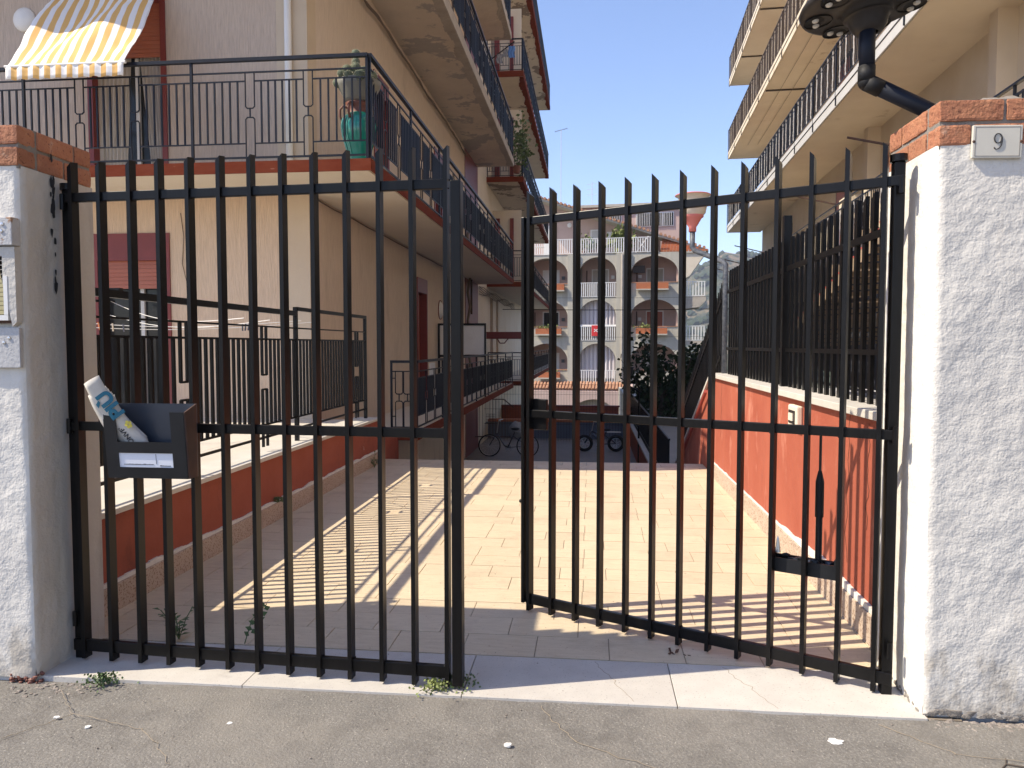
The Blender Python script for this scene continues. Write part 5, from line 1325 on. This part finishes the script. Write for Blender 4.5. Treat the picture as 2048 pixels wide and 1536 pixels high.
# the arched building stands turned a little towards the drive
MROT = T((1, 55, 0)) @ rotz(R(-6.3)) @ T((-1, -55, 0))
for o in list(COL.objects):
    if o.parent is None and o.type in ('EMPTY', 'MESH') and o.name not in ('hills', 'scrub', 'lower_ground', 'haze'):
        if (o.type == 'EMPTY' and o.location.y > 54): o.matrix_basis = MROT @ o.matrix_basis
# ------------------------------------------------------------------ clothes line and pegs on the terrace
cl = thing('clothes_line', (-4, 6.5, 1.7), 'white clothes lines stretched between the terrace wall and railing', 'clothes line')
lines = MB()
ends = [((-6.0, 8.9, 2.05), (-2.82, 5.9, 1.72)), ((-6.0, 8.7, 1.9), (-2.82, 6.4, 1.72)), ((-5.8, 6.3, 1.86), (-2.85, 7.2, 1.74)), ((-5.8, 6.0, 1.8), (-2.85, 7.6, 1.74))]
def lpt(e, t): a, b = map(Vector, e); p = a.lerp(b, t); p.z -= .12 * math.sin(math.pi * t); return p
for e in ends: lines.tube([lpt(e, k / 14) for k in range(15)], .0035, 5)
lines.obj('cord', 'wirew', cl)
MB().bar((-6.02, 5.5, 1.95), (-6.02, 9.0, 2.05), .03, .03).obj('line_arm', 'black', cl)
for x in (-6.02,): MB().box(x - .02, x + .02, 6.0, 6.04, .55, 1.97).obj('line_post', 'black', cl)
pegs = {'peg1': MB().box(-.006, .006, -.004, .004, -.06, .015).mesh('peg', M['peg1']), 'peg2': MB().box(-.006, .006, -.004, .004, -.06, .015).mesh('peg', M['peg2']), 'peg3': MB().box(-.006, .006, -.004, .004, -.06, .015).mesh('peg', M['peg3'])}
PEGS = ((2, .36, 'peg2', 'pale wooden peg, leftmost of the hanging bunch on the terrace line'), (2, .40, 'peg1', 'orange peg just right of the leftmost pale peg on the line'),
    (2, .415, 'peg1', 'orange peg touching the other orange peg on its right'), (2, .44, 'peg2', 'pale wooden peg between the orange pegs and a grey peg'), (2, .47, 'peg3', 'dark grey peg closest to the pale and orange pegs'),
    (2, .66, 'peg3', 'lone dark grey peg midway between the bunches of pegs'), (2, .82, 'peg3', 'left peg of the tight bunch of three dark pegs'), (2, .83, 'peg3', 'middle peg of the tight bunch of three dark pegs'),
    (2, .84, 'peg3', 'right peg of the tight bunch of three dark pegs'), (3, .9, 'peg3', 'left peg of the dark pair near the railing end of the line'), (3, .91, 'peg3', 'right peg of the dark pair near the railing end of the line'),
    (0, .5, 'peg3', 'left peg of the dark pair on the line before the window'), (0, .51, 'peg3', 'right peg of the dark pair on the line before the window'))
for ei, t, c, lab in PEGS:
    p = lpt(ends[ei], t)
    put('clothes_peg', pegs[c], None, T(p) @ Matrix.Rotation(random.uniform(-.35, .35), 4, 'Y'), lab, 'clothes peg', 'pegs on the clothes lines')
# heater/lamp shapes behind lower window
mrw = thing('folding_arm', (-5.9, 8.8, 2.15), 'black folded awning arm with a bracket beside the lower window', 'arm')
MB().box(-6.2, -5.75, 8.7, 8.78, 2.12, 2.2).obj('bracket', 'black', mrw)

# ------------------------------------------------------------------ weeds, rubble, small litter
def weed(c, kind_, label):
    w = thing('weed', c, label, 'plant'); stems = MB(); lv = MB()
    if kind_ == 'upright':
        for k in range(7):
            a = random.uniform(0, 6.28); L_ = random.uniform(.07, .17); q = Vector(c) + Vector((math.cos(a) * L_ * .6, math.sin(a) * L_ * .6, L_)); stems.tube([c, Vector(c).lerp(q, .5) + Vector((0, 0, .02)), q], .0025, 4)
            for j in range(5):
                p = Vector(c).lerp(q, .35 + j * .16); v = Vector((random.gauss(0, 1), random.gauss(0, 1), .4)).normalized(); s_ = random.uniform(.035, .06); a_ = v.cross(Vector((0, 0, 1))).normalized()
                lv.add([p, p + v * s_ * .5 + a_ * s_ * .22, p + v * s_ - Vector((0, 0, .012)), p + v * s_ * .5 - a_ * s_ * .22], [(0, 1, 2, 3)])
    elif kind_ == 'sprig':
        q = Vector(c) + Vector((.11, .02, .2)); stems.tube([c, Vector(c).lerp(q, .5) + Vector((-.02, 0, .02)), q], .003, 4)
        for j in range(11):
            p = Vector(c).lerp(q, .2 + j * .075); s = 1 if j % 2 else -1; v = Vector((s * .8, random.uniform(-.4, .4), .35)).normalized(); a_ = v.cross(Vector((0, 1, 0))).normalized(); s_ = .04
            lv.add([p, p + v * s_ * .4 + a_ * s_ * .35, p + v * s_, p + v * s_ * .4 - a_ * s_ * .35], [(0, 1, 2, 3)])
    else:
        for k in range(220):
            a = random.uniform(0, 6.28); r_ = abs(random.gauss(0, .035)); p = Vector(c) + Vector((math.cos(a) * r_ * 1.5, math.sin(a) * r_, random.uniform(0, .045) * (1 - r_ * 6)))
            v = Vector((random.gauss(0, 1), random.gauss(0, 1), random.random() + .3)).normalized(); a_ = v.orthogonal().normalized(); s_ = .014
            lv.add([p, p + v * s_ * .5 + a_ * s_ * .4, p + v * s_, p + v * s_ * .5 - a_ * s_ * .4], [(0, 1, 2, 3)])
    if stems.v: stems.obj('stem', 'leaf', w)
    lv.obj('leaves', 'leaf' if kind_ != 'dry' else 'leafpale', w)
weed((-2.08, 3.56, 0), 'upright', 'upright leafy weed growing behind the left gate leaf')
weed((-1.72, 3.54, 0), 'sprig', 'single leafy sprig growing from the tile joint')
weed((-2.16, 3.07, -.015), 'low', 'low green clump at the left end of the threshold')
weed((-.66, 3.14, 0), 'dry', 'dry tuft at the foot of the closing stile')
weed((-.58, 3.2, 0), 'low', 'small green tuft beside the closing stile')
weed((-2.64, 6.1, .16), 'low', 'tuft growing on the left plinth ledge')
weed((-2.62, 8.9, 0), 'upright', 'weed at the far end of the left wall')
rs = MB()
for k in range(110):
    x = random.gauss(-2.35, .2); y = 3.07 - abs(random.gauss(0, .06)); q_ = random.random() ** 2; rs.ico((x, y, -.024), .002 + .011 * q_, 1, (random.uniform(.8, 1.7), 1, random.uniform(.3, .8)), .5)
for k in range(130):
    x = random.uniform(1.36, 2.1); y = 3.11 - abs(random.gauss(0, .03)); rs.ico((x, y, -.015), random.uniform(.004, .016), 1, (1.3, 1, .8), .35)
rs.obj('rubble', 'rubble', kind='stuff')
# bare brick foot of left pillar
ft = MB(); 
for k in range(60): ft.ico((random.uniform(-2.6, -2.462), random.uniform(3.06, 3.1), random.uniform(-.03, .012)), random.uniform(.006, .015), 1, (1, .7, .8), .3)
ft.obj('broken_foot', 'terracotta', lp)
gritm = MB()
for k in range(260):
    x = random.uniform(-2.6, 2.2); y = random.uniform(2.0, 3.05); gritm.ico((x, y, street_z(x, y) + .003), random.uniform(.0015, .0042), 1, (1, 1, .6), .3)
for k in range(70):
    x = random.uniform(-2.5, 1.3); y = random.uniform(3.15, 5.2); gritm.ico((x, y, .002), random.uniform(.001, .003), 1, (1.5, 1, .6), .3)
gritm.obj('grit', 'rubble', kind='stuff')
def patch(c, r_, seed, m, name, label=None, cat=None, thick=.0015):
    n_ = 22; pts = [(c[0] + r_ * (1 + .55 * noise.noise(Vector((math.cos(a) * 1.6, math.sin(a) * 1.6, seed)))) * math.cos(a), c[1] + r_ * .75 * (1 + .55 * noise.noise(Vector((math.cos(a) * 1.6, math.sin(a) * 1.6, seed)))) * math.sin(a)) for a in [k * 6.283 / n_ for k in range(n_)]]
    return tag(MB().prism(pts, 2, c[2], c[2] + thick).obj(name, m), label, cat)
patch((-.30, 2.74, -.012), .014, 1, 'paintspot', 'pebble', 'white pebble lying on the street in front of the gate gap', 'pebble', .008)
patch((.94, 2.9, -.012), .028, 2, 'paintspot', 'paint_spot', 'larger white paint splash on the street before the right pillar', 'paint spot')
patch((.905, 2.86, -.014), .016, 3, 'paintspot', 'paint_spot', 'smaller white paint splash just below the larger one', 'paint spot')
patch((-2.16, 2.78, -.02), .012, 4, 'paintspot', 'plaster_chip', 'pale plaster chip on the street near the left pillar', 'chip', .004)
patch((-1.43, 2.8, -.017), .011, 5, 'paintspot', 'plaster_chip', 'pale plaster chip on the street below the mailbox', 'chip', .004)
patch((-1.98, 2.72, -.02), .012, 6, 'paintspot', 'plaster_chip', 'thin plaster chip farthest from the threshold', 'chip', .004)
patch((1.3, 3.02, -.014), .05, 7, 'paintspot', 'paint_spot', 'smeared white plaster at the corner of the right pillar foot', 'paint spot')
dlf = thing('dead_leaf', (.4, 3.62, .002), 'curled dry leaf on the driveway tiles near the threshold', 'leaf')
g_ = MB(); leafy(g_, (.4, 3.62, .008), 9, (.03, .012, .002), .035, .05); g_.obj('leaf_blade', 'rust', dlf)
tg = MB().tube([(1.45, 2.75, -.012), (1.5, 2.8, -.01), (1.6, 2.78, -.012), (1.75, 2.72, -.012)], .003, 5).tube([(1.5, 2.8, -.01), (1.52, 2.84, -.01)], .002, 5)
tag(tg.obj('twig', 'bark'), 'thin dry twig on the street before the right pillar', 'twig')

# ------------------------------------------------------------------ haze
hz = MB().box(-1010, 1010, -40, 1310, -30, 112).mesh('haze', None)
hm = bpy.data.materials.new('pale_air'); hm.use_nodes = True; hn = hm.node_tree; hn.nodes.clear()
vo = hn.nodes.new('ShaderNodeOutputMaterial'); pv = hn.nodes.new('ShaderNodeVolumePrincipled'); pv.inputs['Color'].default_value = (.80, .87, 1, 1); pv.inputs['Density'].default_value = .0004
hn.links.new(pv.outputs[0], vo.inputs['Volume']); hz.materials.append(hm)
USE_HAZE = True
if USE_HAZE: put('haze', hz, None, kind='stuff')
